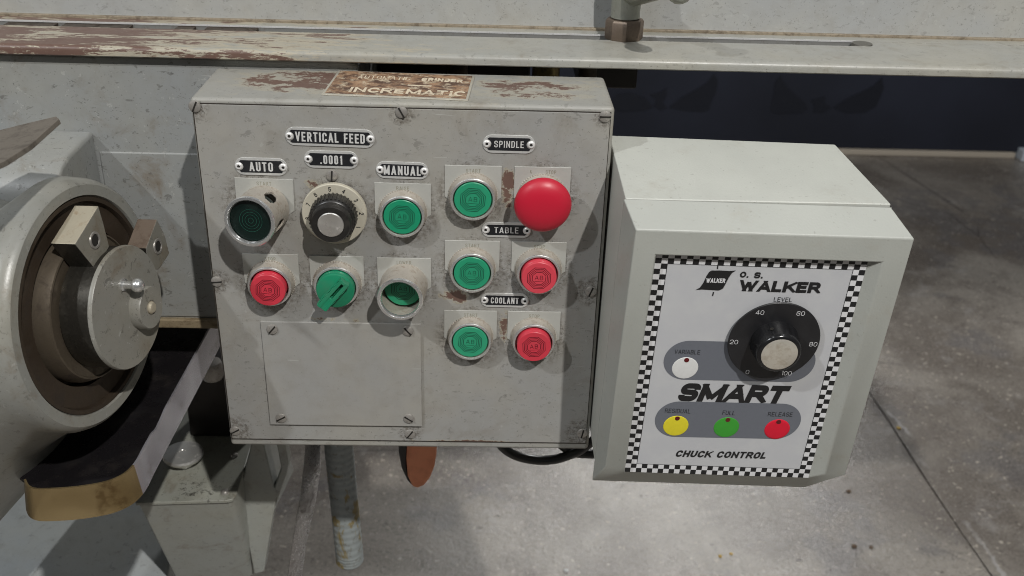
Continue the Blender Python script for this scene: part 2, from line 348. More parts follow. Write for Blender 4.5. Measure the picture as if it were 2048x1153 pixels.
m_plate = metal('legend_plate_aluminium', (.56, .56, .52), .5, .18, (.30, .26, .18), .35, 220)
m_screw = metal('screw_steel', (.40, .38, .35), .38, .4, (.09, .07, .05), .5, 420)
m_slot = flat('screw_slot', (.02, .018, .015), .9)
m_knurl = metal('knurled_dirty_ring', (.42, .36, .28), .55, .6, (.14, .10, .07), .45, 300)
m_green = plastic('green_plastic', (.012, .30, .15), .38, .10, (.10, .16, .10), 300)
m_greendirty = plastic('dusty_green_plastic', (.012, .25, .125), .48, .42, (.12, .13, .10), 260)
m_greend = plastic('dull_green_plastic', (.014, .11, .07), .5, .7, (.045, .045, .04), 260)
m_red = plastic('red_plastic', (.62, .012, .035), .34, .08, (.30, .06, .05), 300)
m_redcap = plastic('dusty_red_plastic', (.60, .025, .05), .42, .22, (.30, .10, .09), 280)
m_redm = plastic('mushroom_red', (.54, .010, .034), .40, .26, (.35, .03, .03), 160)
m_black = plastic('black_plastic', (.018, .018, .019), .34, .25, (.07, .065, .055), 320)
m_blackw = plastic('worn_black_knob', (.014, .013, .012), .40, .38, (.11, .095, .075), 420)
m_npblack = plastic('nameplate_black', (.012, .013, .016), .45, .10, (.16, .16, .15), 420)
m_npmetal = metal('nameplate_metal', (.68, .68, .66), .38, .08, (.3, .28, .22), .4, 260)
m_letter = metal('raised_letter_metal', (.70, .70, .68), .42, .06, (.25, .24, .22), .15, 400)
m_rivet = metal('rivet_aluminium', (.80, .79, .77), .4, .03, (.4, .36, .3), .2, 400)
m_groove_g = flat('green_groove', (.003, .045, .028)); m_groove_r = flat('red_groove', (.13, .004, .012)); m_groove_gd = flat('dim_green_groove', (.009, .075, .05))
m_faint = flat('worn_legend_print', (.30, .285, .22), .7)
m_ink = flat('black_print', (.016, .016, .017), .45); m_white = flat('white_print', (.74, .74, .75), .4)
# ------------------------------------------------------------------ floor, wall
FZ = -1.25
def floor_mat():
    t = NT('polished_concrete')
    c = t.mix(t.st(t.noise(1.9, 7, .62, dist=.5), .38, .64), (.150, .129, .110), (.315, .288, .252))
    c = t.mix(t.ma('MULTIPLY', t.st(t.noise(4.3, 9, .66, dist=1.), .50, .68), .6), c, (.135, .115, .10))
    c = t.mix(t.ma('MULTIPLY', t.st(t.noise(9, 8, .7), .54, .68), .45), c, (.36, .345, .33))
    c = t.mix(t.ma('MULTIPLY', t.st(t.noise(3.1, 5, .6, v=t.map(loc=(3, 7, 1))), .54, .62), .5), c, (.14, .135, .14))
    c = t.mix(t.ma('MULTIPLY', t.st(t.noise(260, 2, .6), .56, .66), .5), c, (.48, .44, .38))
    c = t.mix(t.ma('MULTIPLY', t.st(t.noise(150, 4, .7), .52, .66), .55), c, (.06, .052, .046))
    c = t.mix(t.ma('MULTIPLY', t.st(t.noise(90, 2, .5), .67, .70), .8), c, (.52, .47, .40))
    c = t.mix(t.ma('MULTIPLY', t.st(t.noise(34, 3, .6), .69, .74), .8), c, (.06, .045, .035))
    crk = t.st(t.vor(.9, v=t.map(rot=(0, 0, .4)), feat='DISTANCE_TO_EDGE'), .0035, .001)
    crk = t.ma('MULTIPLY', crk, t.st(t.noise(3, 3, .5), .45, .55)); c = t.mix(t.ma('MULTIPLY', crk, .6), c, (.07, .06, .055))
    # dirty and pale streaks along the joint
    jr = t.map(loc=tuple(-J0), v=None); jv = t.n('ShaderNodeVectorMath', operation='DOT_PRODUCT'); t.put(jv.inputs[0], jr); t.put(jv.inputs[1], tuple(jn)); off = t.ma('ADD', jv.outputs['Value'], t.ma('MULTIPLY', t.ma('SUBTRACT', t.noise(7, 5, .65), .5), .10))
    ab = t.ma('ABSOLUTE', off)
    c = t.mix(t.ma('MULTIPLY', t.st(ab, .030, .004), t.ma('MULTIPLY', t.st(t.noise(5, 4, .6), .40, .62), .75)), c, (.075, .065, .058))
    c = t.mix(t.ma('MULTIPLY', t.st(t.ma('ABSOLUTE', t.ma('SUBTRACT', off, .022)), .008, .002), t.ma('MULTIPLY', t.st(t.noise(4, 4, .6, v=t.map(loc=(1, 5, 2))), .48, .60), .6)), c, (.48, .47, .46))
    t.bump(t.ma('ADD', t.noise(110, 6, .75), t.noise(9, 3, .5)), .30, .004)
    t.out(c, t.ma('ADD', t.ma('MULTIPLY', t.noise(14, 6, .7), .26), .12), 0., .5); return t.m
J0 = Zp(1740, 790, FZ); J1 = Zp(1985, 1153, FZ); jd = (J1-J0).normalized(); jn = Vector((-jd.y, jd.x, 0))
m_floor = floor_mat()
fb = MB()
J0 = Zp(1740, 790, FZ); J1 = Zp(1985, 1153, FZ); jd = (J1-J0).normalized(); jn = Vector((-jd.y, jd.x, 0)); far = 12
gap = .0026
sl = [J0-jd*far, J1+jd*far]
for sgn in (1, -1):
    a, b = [p+jn*gap*sgn for p in sl]
    N = 120; L = [a.lerp(b, i/N) for i in range(N+1)]
    L = [p + jn*(.004*mnoise.noise(Vector((p.x*6, p.y*6, sgn*3)))+.010*mnoise.noise(Vector((p.x*1.7, p.y*1.7, 0)))) for p in L]
    O = [p + jn*sgn*far for p in L]; D = [p - Vector((0, 0, .012)) for p in L]
    fb.add(L+O, [(i, i+1, N+2+i, N+1+i) for i in range(N)]); fb.add(L+D, [(i, i+1, N+2+i, N+1+i) for i in range(N)])
floor = mk(fb, 'floor', m_floor, smooth=0, kind='structure')
fb = MB(); fb.add([(-far, -far, FZ-.011), (far, -far, FZ-.011), (far, far, FZ-.011), (-far, far, FZ-.011)], [(0, 1, 2, 3)])
mk(fb, 'floor_joint', flat('joint_dirt', (.03, .026, .022)), floor, smooth=0)
WY = Zp(1850, 312, FZ).y
wall = thing('dark_wall', 'dark navy wall panel with faint wing emblems beyond the concrete floor', 'wall', (1, WY, FZ))
zt = Yp(1850, 300, WY).z
t = NT('navy_panel'); c = t.mix(t.st(t.noise(1.1, 4, .5), .3, .7), (.016, .018, .027), (.028, .032, .050)); t.bump(t.noise(60, 3), .05, .002); m_navy = t.out(c, .55, 0., .3)
mk(MB().box((-5, WY, zt), (6, WY+.05, .45)), 'wall_panel', m_navy, wall, smooth=0)
mk(MB().box((-5, WY-.012, FZ), (Zp(2030, 318, FZ).x, WY+.05, zt-.002)), 'baseboard', flat('pale_baseboard', (.50, .44, .36), .5), wall, bevel=.004)
mk(MB().box((Zp(2034, 318, FZ).x, WY-.05, FZ), (6, WY+.05, zt+.02)), 'baseboard', flat('white_corner_board', (.55, .60, .66), .5), wall, bevel=.004, label='whiter board past the joint at the right edge')
m_wing = flat('wing_emblem', (.0115, .0135, .022), .5)
def wing(pts, dy=.004):
    P = [Yp(x, y, WY-dy) for x, y in pts]; mb = MB(); mb.prism(P, (0, .003, 0)); return mk(mb, 'emblem', m_wing, wall, smooth=0)
wing([(1232, 190), (1262, 186), (1290, 196), (1306, 215), (1290, 221), (1240, 224), (1222, 212)])
wing([(1300, 190), (1322, 184), (1333, 176), (1334, 192), (1325, 204), (1334, 216), (1320, 222), (1308, 212), (1312, 200)])
wing([(1338, 216), (1362, 196), (1392, 180), (1414, 166), (1428, 148), (1436, 160), (1434, 176), (1430, 190), (1422, 204), (1420, 218), (1408, 224), (1370, 222)])
wing([(1544, 208), (1548, 188), (1550, 166), (1561, 152), (1572, 172), (1590, 190), (1606, 202), (1616, 216), (1606, 226), (1580, 226), (1556, 228), (1542, 222)])
wing([(1622, 202), (1640, 196), (1652, 194), (1648, 206), (1662, 216), (1646, 226), (1626, 224), (1630, 212)])
wing([(1668, 216), (1694, 198), (1724, 184), (1748, 172), (1764, 156), (1768, 176), (1760, 196), (1752, 214), (1728, 226), (1690, 226)])
# ------------------------------------------------------------------ machine casting behind the box
mc = thing('machine_casting', 'speckled grey machine casting wall rising behind the handwheel hub and the control box', 'machine', (-.1, .08, -.1))
zb = Yp(380, 641, .084).z
xr = Yp(722, 130, .084).x
cb = MB(); y0 = .0835
pts = [(-.9, y0, .0075), (xr-.012, y0, .0075), (xr-.003, y0, .004), (xr, y0, -.004), (xr, y0, zb), (-.9, y0, zb)]
cb.prism(pts, (0, .30, 0)); mk(cb, 'casting_wall', m_wall, mc, bevel=.003)
z0 = -.0557; X0 = -.106
cb = MB(); cb.prism([(-.5, .085, z0), (-.5, .03, z0-.001), (-.5, .014, z0-.004), (-.5, .003, z0-.011), (-.5, -.004, z0-.022), (-.5, -.007, z0-.036), (-.5, -.008, -.2), (-.5, .085, -.2)], (.5+X0, 0, 0)); mk(cb, 'hub_boss', m_wall, mc, bevel=.004, seg=4)
# raised pad with the seam and the brown lip at its foot
sx, sz = Yp(205, 345, y0).x, Yp(300, 305, y0).z
cb = MB(); cb.box((sx, y0-.0012, zb+.004), (.2, y0+.01, Yp(300, 305, y0).z)); mk(cb, 'casting_pad', m_wall, mc, bevel=.0015)
cb = MB(); cb.box((-.3, y0-.0045, zb-.006), (.2, y0+.02, zb+.003)); mk(cb, 'casting_foot', metal('rusty_lip', (.30, .24, .15), .6, .6, (.12, .08, .04), .1, 90), mc, bevel=.0015)
# dark underside of the machine seen under the table
xs0, xs1 = Yp(735, 140, .20).x, Yp(1276, 160, .20).x
m_under = metal('greasy_black_steel', (.035, .03, .028), .45, .3, (.018, .015, .012), .5, 60)
cb = MB(); cb.box((xr+.004, .20, -.35), (xs1-.10, .36, .0)); cb.box((xs1-.055, .205, Yp(1270, 182, .2).z), (xs1, .30, .012)); mk(cb, 'way_block', m_under, mc, bevel=.002)
cb = MB(); cb.tube([(Yp(1092, 140, .12).x, .12, -.06), (Yp(1092, 140, .12).x, .12, .006)], .0115, 14); mk(cb, 'fitting', metal('brass_fitting', (.32, .25, .12), .4, .5), mc)
cb = MB(); cb.tube([(Yp(1176, 140, .15).x, .15, -.09), (Yp(1176, 140, .15).x, .15, .006)], .008, 14); mk(cb, 'stud', m_brown, mc)
cb = MB(); cb.tube([(Yp(915, 140, .15).x, .15, -.09), (Yp(915, 140, .15).x, .15, .006)], .009, 14); mk(cb, 'stud', m_brown, mc)
# lower base, sloping, far below at the left
bz = -.62
P = [Zp(-60, 1040, bz), Zp(120, 1010, bz), Zp(330, 1010, bz), Zp(420, 1180, bz-.1), Zp(300, 1260, bz-.1), Zp(-60, 1260, bz-.05)]
cb = MB(); zz = Vector((0, 0, -.63)); cb.add([Zp(-80, 940, bz+.02), Zp(200, 930, bz+.02), Zp(360, 960, bz), Zp(330, 1200, bz-.04), Zp(-80, 1260, bz-.04)], [(0, 1, 2, 3, 4)])
B0 = [Vector(v) for v in cb.v]; cb = MB(); cb.prism(B0, (0, 0, -.55)); mk(cb, 'machine_base', m_base, mc, bevel=.004)
# ------------------------------------------------------------------ table with slotted rail
RZ = .0165; RY = .0755
tb = thing('machine_table', 'long grey machine table side above a chipped slotted rail', 'machine table', (.2, .1, RZ))
yb = Zp(1000, 56, RZ).y
s_back, s_front = Zp(1300, 73, RZ).y, Zp(1300, 82.5, RZ).y
x0, x1 = -.8, 1.3; xe = Zp(1722, 87, RZ).x
prof = []
th = .0085; rr = .0042
def railprof(ya, yb_, rounded):
    P = [(yb_, RZ), (ya+rr, RZ)]
    if rounded: P += [(ya+rr-rr*math.sin(a), RZ-rr+rr*math.cos(a)) for a in [math.radians(15*k) for k in range(1, 7)]] + [(ya, RZ-th+.001), (ya+.001, RZ-th), (yb_, RZ-th)]
    else: P = [(yb_, RZ), (ya, RZ), (ya, RZ-th), (yb_, RZ-th)]
    return P
rb = MB()
def ext(P, xa, xb): rb.prism([(xa, y, z) for y, z in P], (xb-xa, 0, 0))
ext(railprof(RY, s_front, True), x0, x1)
ext(railprof(s_back, yb+.03, False), x0, x1)
ext([(s_back, RZ-.0004), (s_front, RZ-.0004), (s_front, RZ-th), (s_back, RZ-th)], xe+.004, x1)
rail = mk(rb, 'rail', m_rail, tb, smooth=30)
rb = MB(); rb.box((x0, s_back-.0009, RZ-.0007), (xe, s_back+.0003, RZ+.0006)); mk(rb, 'slot_edge', metal('lit_slot_edge', (.72, .72, .71), .3, .35, (.3, .25, .2), .3, 60), tb)  # bright strip painted as the lit top of the slot's back wall
hx = Zp(1722, 86.5, RZ); rb = MB(); rb.lathe([(0, RZ+.0006), (.0085, RZ+.0006), (.0092, RZ-.003)], 28, cx=hx.x, cy=(s_back+s_front)/2); mk(rb, 'slot_end_pocket', metal('pocket_steel', (.30, .29, .26), .5, .4), tb)
rb = MB(); rb.box((x0, s_back-.0002, RZ-th), (xe+.004, s_front+.0002, RZ-.0042)); mk(rb, 'slot_floor', metal('shaded_slot_floor', (.16, .155, .145), .5, .5, (.06, .045, .03), .2, 80), tb)  # dirty slot floor, coloured darker with the wall below for shade inside the slot
rb = MB(); rb.box((x0, s_back-.0005, RZ-.0044), (xe, s_back+.0001, RZ-.0008)); mk(rb, 'slot_wall', metal('grey_slot_wall', (.22, .22, .21), .5, .4, (.08, .06, .04), .2, 80), tb)
# worn inserts in the slot at the far left
for a, b in ((8, 105), (128, 195), (200, 262), (360, 392), (420, 520)):
    rb = MB(); xa, xb = Zp(a, 46, RZ).x, Zp(b, 50, RZ).x; rb.box((xa, s_back-.0002, RZ-.0052), (xb, s_front-.0012, RZ-.0012)); mk(rb, 'slot_filler', m_brown, tb)
rb = MB(); rb.prism([(x0, yb, RZ-.0005), (x0, yb+.002, RZ+.004), (x0, yb+.003, .32), (x0, yb+.05, .32), (x0, yb+.05, RZ-.0005)][::-1], (x1-x0, 0, 0)); mk(rb, 'table_side', m_table, tb)
rb = MB(); rb.box((x0, yb-.0025, RZ-.001), (x1, yb+.004, RZ+.0022)); mk(rb, 'seam_strip', metal('grimy_seam', (.30, .25, .18), .6, .6, (.10, .075, .05), .1, 120), tb, bevel=.0006)
# ------------------------------------------------------------------ clamp lever
lv = Zp(1242, 66, RZ)
ly = (s_back+s_front)/2
lev = thing('clamp_lever', 'galvanised clamp lever standing on a brown hex nut in the rail slot', 'lever', (lv.x, ly, RZ))
m_nut = metal('brown_nut', (.20, .155, .12), .45, .45, (.09, .065, .05), .65, 120)
nb = MB(); nb.lathe([(0, -.001), (.0155, -.001), (.0165, .001), (.0165, .0145), (.0150, .0168), (0, .0168)], 8); mk(nb, 'hex_nut', m_nut, lev, T(lv.x, ly, RZ), bevel=.0007)
nb = MB(); nb.lathe([(.0112, .0165), (.0125, .0178), (.0122, .022), (.0128, .04), (.0135, .055), (.012, .066), (0, .070)], 24)
m_galv = metal('cast_lever_metal', (.42, .43, .38), .40, .35, (.15, .14, .11), .75, 160)
mk(nb, 'lever_post', m_galv, lev, T(lv.x, ly, RZ))
A = Vector((lv.x+.004, ly-.002, RZ+.040)); SA = Zp(1272, 99, RZ); best = None
for i in range(200):
    h_ = .01+i*.001; Q_ = SA+Vector((.43, -1, 1.15))*(h_/1.15); d_ = Q_-CAM; px_ = (1024+FPX*d_.dot(R_)/d_.dot(F_), 576.5-FPX*d_.dot(U_)/d_.dot(F_)); e_ = (px_[0]-1372)**2+(px_[1]+9)**2
    if best is None or e_ < best[0]: best = (e_, Q_)
Bp = best[1]
nb = MB(); n = 14; path = []; rs = []
for i in range(n+1):
    k = i/n; p = A.lerp(Bp, k); path.append(p); rs.append(.0085*(1-k)**1.3+.0048)
nb.tube(path, rs, 16); mk(nb, 'lever_arm', m_galv, lev)
nb = MB(); nb.lathe([(0, -.010)]+[(.0105*math.sin(math.radians(a)), -.0105*math.cos(math.radians(a))) for a in range(20, 180, 20)]+[(0, .0105)], 20); mk(nb, 'lever_ball', m_galv, lev, Matrix.Translation(Bp))
# ------------------------------------------------------------------ handwheel hub
nA = Vector((.972, -.205, .085)).normalized()          # hub axis
D0 = Yp(257, 615, -.055)                               # centre of the front disc face
e2 = Vector((0, 0, 1)) - nA*nA.z; e2.normalize(); e1 = e2.cross(nA)   # e1 points away from the camera to the right
h_disc = .030
O = D0 - nA*h_disc
HM = Matrix(((e1.x, e2.x, nA.x, O.x), (e1.y, e2.y, nA.y, O.y), (e1.z, e2.z, nA.z, O.z), (0, 0, 0, 1)))
if HM.to_3x3().determinant() < 0: e1 = -e1; HM = Matrix(((e1.x, e2.x, nA.x, O.x), (e1.y, e2.y, nA.y, O.y), (e1.z, e2.z, nA.z, O.z), (0, 0, 0, 1)))
HI = HM.inverted()
def Hp(x, y, h):
    q = pl((x, y), O+nA*h, nA); return HI @ q
rR = abs((Hp(190, 857, 0)-Hp(203, 376, 0)).y)/2; cH = (Hp(190, 857, 0)+Hp(203, 376, 0))/2
k = rR/.0965
hub = thing('handwheel_hub', 'large round grey handwheel hub with two wedge jaws, left of the control box', 'hub', M=HM)
hb = MB()
def sh(v):      # the casting grows towards its root and sinks a little
    if v.z < -.02: f = (-.02-v.z); v = Vector((v.x, v.y-f*.60, v.z))
    return v
hb.lathe([(rR*1.00, -.02), (rR*1.00, -.0015), (rR*1.012, 0), (rR*1.105, 0), (rR*1.14, -.0025), (rR*1.165, -.008), (rR*1.175, -.02), (rR*1.18, -.05), (rR*1.20, -.062), (rR*1.33, -.074), (rR*1.55, -.105), (rR*1.85, -.17), (rR*2.3, -.36)], 96, squash=sh)
mk(hb, 'hub_housing', m_hub, hub, HM)
hb = MB(); hb.lathe([(rR*1.0, -.004), (rR*.995, -.0012), (rR*.955, -.0012), (rR*.945, -.003), (rR*.94, -.005), (rR*.745, -.006), (rR*.74, -.02), (0, -.02)], 96); mk(hb, 'recess_ring', m_brown, hub, HM)
hb = MB(); hb.lathe([(rR*.71, -.02), (rR*.705, -.004), (rR*.67, .0035), (rR*.655, .004), (rR*.645, .0025), (rR*.3, .002), (0, .002)], 96)
mk(hb, 'inner_drum', metal('rusty_drum', (.13, .105, .075), .45, .6, (.04, .028, .018), .5, 60), hub, HM)
rD = abs((Hp(256, 752, h_disc)-Hp(259, 478, h_disc)).y)/2; cD = (Hp(256, 752, h_disc)+Hp(259, 478, h_disc))/2
hb = MB(); hb.lathe([(rD*.97, .004), (rD*.985, h_disc-.0035)], 80, cx=cD.x, cy=cD.y); mk(hb, 'disc_side', m_dark, hub, HM)
hb = MB(); hb.lathe([(rD*.985, h_disc-.0036), (rD, h_disc-.003), (rD, h_disc-.001), (rD*.985, h_disc), (0, h_disc+.0002)], 80, cx=cD.x, cy=cD.y); mk(hb, 'front_disc', m_disc, hub, HM)
bc = Hp(303, 615.6, h_disc+.009); rB = .0195*k
hb = MB(); hb.lathe([(rB*1.0, h_disc), (rB, h_disc+.0078), (rB*.95, h_disc+.009), (rB*.36, h_disc+.009), (rB*.33, h_disc+.0082), (rB*.30, h_disc+.0082)], 48, cx=bc.x, cy=bc.y); mk(hb, 'boss', m_disc, hub, HM)
hb = MB(); hb.lathe([(rB*.30, h_disc+.007), (rB*.29, h_disc+.0094), (rB*.22, h_disc+.0108), (0, h_disc+.0112)], 24, cx=bc.x, cy=bc.y); mk(hb, 'boss_plug', m_jawtop, hub, HM)
a = Hp(246, 570, h_disc)
hb = MB(); hb.lathe([(.0048, h_disc-.001), (.0048, h_disc+.001), (.003, h_disc+.0015), (.003, h_disc+.008)]+[(.0052*math.sin(math.radians(t_)), h_disc+.0115-.0052*math.cos(math.radians(t_))) for t_ in range(40, 180, 20)]+[(0, h_disc+.0167)], 20, cx=a.x, cy=a.y); mk(hb, 'ball_stud', m_rim, hub, HM)
def jaw(front, hf, depth, screw, lab):
    P = [Hp(x, y, hf) for x, y in front]
    j = MB(); j.prism(P, (0, 0, -depth)); j.m = 0
    o = mk(j, 'jaw', [m_jaw, m_jawtop if hf < .0232 else m_jawrust, m_dark], hub, HM, bevel=.0007, label=lab)
    me = o.data
    for p_ in me.polygons:
        if abs(p_.normal.z) < .5: p_.material_index = 1 if p_.normal.y > .25 else 2
    c_ = Hp(*screw, hf); s_ = MB(); s_.lathe([(.0064, hf+.0002), (.0060, hf+.0009), (.0046, hf+.0009), (.0044, hf+.0003)], 24, cx=c_.x, cy=c_.y)
    s_.m = 1; s_.lathe([(.0045, hf+.0005), (0, hf+.0005)], 6, cx=c_.x, cy=c_.y); mk(s_, 'set_screw', [m_screw, m_slot], o, HM)
jaw([(150, 489), (197, 412), (208, 450), (219, 494), (205, 517), (192, 541)], .023, .0225*k, (189, 481), 'nearer wedge jaw with a pale worn top edge')
jaw([(292, 497), (314, 439), (330, 470), (339, 508), (319, 539), (298, 545)], .0235, .020*k, (315, 493), 'farther wedge jaw at the right side of the disc, rusty on top')
# dark arm between jaw and disc
j = MB(); j.prism([Hp(x, y, .012) for x, y in ((158, 555), (190, 553), (196, 568), (180, 577), (165, 570))], (0, 0, -.01)); mk(j, 'jaw_tongue', m_dark, hub, HM, bevel=.0005)
# ------------------------------------------------------------------ rubber flap
fl = MB(); P = [Yp(-30, 268, -.06), Yp(-30, 340, -.15), Yp(10, 322, -.13), Yp(60, 290, -.10), Yp(118, 238, -.06), Yp(112, 233, -.05), Yp(50, 248, -.04)]
F1 = [Vector(p) for p in P]; nrm = (F1[4]-F1[0]).cross(F1[2]-F1[0]).normalized()
fl.prism(F1, nrm*.0035); o = mk(fl, 'leather_flap', metal('worn_leather', (.16, .14, .115), .7, .5, (.06, .05, .04), 0., 90), smooth=25, bevel=.0004)
tag(o, 'dark leathery flap jutting in at the left edge above the hub', 'flap')
# ------------------------------------------------------------------ drip guard (black tray with steel and brass band)
TZ = -.285
gd = thing('drip_guard', 'black oily tray with a bright steel and brass band below the hub', 'guard', tuple(Zp(200, 900, TZ)))
m_tray = NT('oily_black_tray'); t = m_tray; c = t.mix(t.st(t.noise(30, 5, .6), .5, .7), (.010, .009, .010), (.022, .019, .018)); t.bump(t.noise(40, 3), .1, .001); m_tray = t.out(c, t.st(t.noise(35, 4, .6), .45, .6, .25, .6), 0., .18)
band0 = [(438, 612), (428, 634), (418, 655), (368, 745), (318, 835), (300, 868), (284, 897), (273, 918), (261, 934), (243, 949), (212, 962), (170, 970), (135, 974), (100, 976), (72, 976), (58, 970), (52, 958)]
band = []
for i in range(len(band0)-1):
    P4 = [Vector(band0[max(i-1, 0)]), Vector(band0[i]), Vector(band0[i+1]), Vector(band0[min(i+2, len(band0)-1)])]
    for j in range(4):
        t_ = j/4; v = .5*((2*P4[1])+(P4[2]-P4[0])*t_+(2*P4[0]-5*P4[1]+4*P4[2]-P4[3])*t_*t_+(3*P4[1]-P4[0]-3*P4[2]+P4[3])*t_**3); band.append((v.x, v.y))
band.append(band0[-1])
def sheet(name, c1, c2, c3, rough, mt):
    t = NT(name); a_ = t.noise(9, 3, .5, dist=.4); c = t.mix(t.st(a_, .38, .62), c1, c2); c = t.mix(t.ma('MULTIPLY', t.st(t.noise(34, 5, .65), .58, .72), .7), c, c3)
    sv_ = t.noise(1, 2, .5, v=t.map((60, 60, 900))); t.bump(sv_, .04, .0002); return t.out(c, t.ma('ADD', t.ma('MULTIPLY', a_, .18), rough), mt)
tp = [Zp(x, y, TZ) for x, y in band]
bh = .0285
tr = MB(); inner = [Zp(x, y, TZ) for x, y in ((48, 964), (-20, 900), (100, 700), (250, 560), (438, 560))]
base = [p-Vector((0, 0, .004)) for p in tp+inner[1:]]; tr.prism(base, (0, 0, -.003)); mk(tr, 'tray_floor', m_tray, gd, smooth=0)
bs = MB(); n = len(tp); th_ = .0016
cen = sum(tp, Vector())/n
off = []
for i in range(n):
    d = (tp[min(i+1, n-1)]-tp[max(i-1, 0)]).normalized(); nn = Vector((d.y, -d.x, 0))
    if nn.dot(tp[i]-Zp(200, 800, TZ)) < 0: nn = -nn
    off.append(nn*th_)
def bandmesh(i0, i1, mat, lab):
    b = MB(); V = []
    for i in range(i0, i1+1):
        p, q = tp[i], off[i]; dz = Vector((0, 0, 0))
        if 16 <= i <= 19: dz = Vector((0, 0, -(.0022, .003, .0026, .001)[i-16]))
        V += [p+dz, p+q+dz, p+q*3.2-Vector((0, 0, bh)), p+q*2.2-Vector((0, 0, bh))]
    m = i1-i0+1
    fs = [(k*4+a, k*4+(a+1) % 4, (k+1)*4+(a+1) % 4, (k+1)*4+a) for k in range(m-1) for a in range(4)]+[(0, 1, 2, 3), tuple((m-1)*4+a for a in range(4))]
    b.add(V, fs); return mk(b, 'guard_band', mat, gd, label=lab, smooth=40)
bandmesh(0, 31, sheet('scratched_steel_band', (.74, .73, .78), (.52, .50, .55), (.38, .34, .34), .14, .72), 'bright steel part of the band')
bandmesh(31, n-1, sheet('brass_band', (.50, .38, .20), (.30, .215, .10), (.14, .085, .035), .16, .78), 'brass coloured part of the band')
# ------------------------------------------------------------------ oil tank
LZ = -.46
tank = thing('oil_tank', 'grey green oil tank with a round aluminium filler cap, low behind the guard', 'tank', tuple(Zp(380, 950, LZ)))
L = [Zp(x, y, LZ) for x, y in ((506, 880), (478, 975), (472, 990), (466, 998), (455, 1001), (270, 1006), (300, 940), (330, 840), (420, 790), (535, 790))]
tk = MB(); tk.prism(L, (0, 0, -.004)); mk(tk, 'tank_lid', m_lid, tank, bevel=.001)
B = [p-Vector((0, 0, .0045)) for p in L]; c0 = sum(B, Vector())/len(B); B = [p+(c0-p)*.03 for p in B]
lo = []
low = {0: (556, 1010), 1: (520, 1122), 2: (515, 1140), 3: (508, 1150), 4: (497, 1156), 5: (352, 1160), 6: (380, 1080), 7: (400, 980), 8: (480, 940), 9: (590, 940)}
lo = [Zp(*low[i], LZ-.16) for i in range(len(L))]
tk = MB(); N = len(B); tk.add(B+lo, [(i, (i+1) % N, N+(i+1) % N, N+i) for i in range(N)]+[list(range(N, 2*N)), list(range(N))[::-1]]); mk(tk, 'tank_body', m_tank, tank, bevel=.003)
cc = Zp(369, 927, LZ); tk = MB(); tk.lathe([(.011, 0), (.011, .008), (.0205, .0095), (.0215, .012), (.0205, .0145), (.004, .0155), (.0035, .0148), (0, .0148)], 36); mk(tk, 'filler_cap', metal('cap_aluminium', (.80, .79, .75), .34, .3, (.2, .18, .15), .8, 120), tank, Matrix.Translation(cc))
for (x, y), rr_ in (((450, 985), .0042), ((468, 912), .0042)):
    tk = MB(); tk.lathe([(rr_*1.1, 0), (rr_, .0015), (rr_*.7, .0028), (0, .0033)], 16); mk(tk, 'lid_screw', m_screw, tank, Matrix.Translation(Zp(x, y, LZ)))
# block and fitting behind it
tk = MB(); P = Zp(425, 800, LZ+.05); tk.box((P.x-.03, P.y, LZ), (P.x+.04, P.y+.06, LZ+.10)); mk(tk, 'black_block', m_under, tank, bevel=.003)
tk = MB(); tk.lathe([(0, -.012), (.010, -.010), (.013, 0), (.010, .010), (0, .012)], 20); mk(tk, 'pipe_plug', m_screw, tank, Matrix.Translation(Zp(424, 740, LZ+.105)))
# bracket with a triangular opening
bk = MB()
def web(pts, Y, d):
    return [Yp(x, y, Y) for x, y in pts]
Yb = .16
outer = [(500, 880), (590, 880), (562, 940), (578, 960), (574, 982), (555, 1080), (528, 1150), (505, 1150), (500, 1040), (480, 985)]
o_ = [(505, 875), (524, 875), (548, 975), (556, 982), (545, 1040), (528, 1145), (508, 1150), (478, 990)]
bk.prism(web(o_, Yb, 0), (0, .02, 0))
bk.prism(web([(550, 875), (568, 875), (577, 930), (573, 950), (552, 1010), (549, 975), (562, 938)], Yb, 0), (0, .02, 0))
mk(bk, 'bracket_web', m_tank, tank, bevel=.002)
# ------------------------------------------------------------------ things hanging below the box
st_ = MB(); P = [(612, 870), (608, 930), (600, 1000), (586, 1080), (575, 1160), (570, 1200)]
Q = [(640, 870), (640, 940), (630, 1010), (612, 1090), (602, 1160), (598, 1200)]
a_ = [Yp(x, y, .19) for x, y in P]; b_ = [Yp(x, y, .23) for x, y in Q]; n = len(a_)
st_.add(a_+b_+[p+Vector((-.001, .006, 0)) for p in a_]+[p+Vector((0, .006, 0)) for p in b_], [(i, i+1, n+i+1, n+i) for i in range(n-1)]+[(2*n+i, 3*n+i, 3*n+i+1, 2*n+i+1) for i in range(n-1)]+[(i, 2*n+i, 2*n+i+1, i+1) for i in range(n-1)]+[(n+i, n+i+1, 3*n+i+1, 3*n+i) for i in range(n-1)])
o = mk(st_, 'splash_strip', metal('splash_metal', (.42, .40, .40), .28, .4, (.14, .11, .09), .8, 40)); tag(o, 'curved shiny metal strip between the tank bracket and the corrugated hose', 'metal strip')
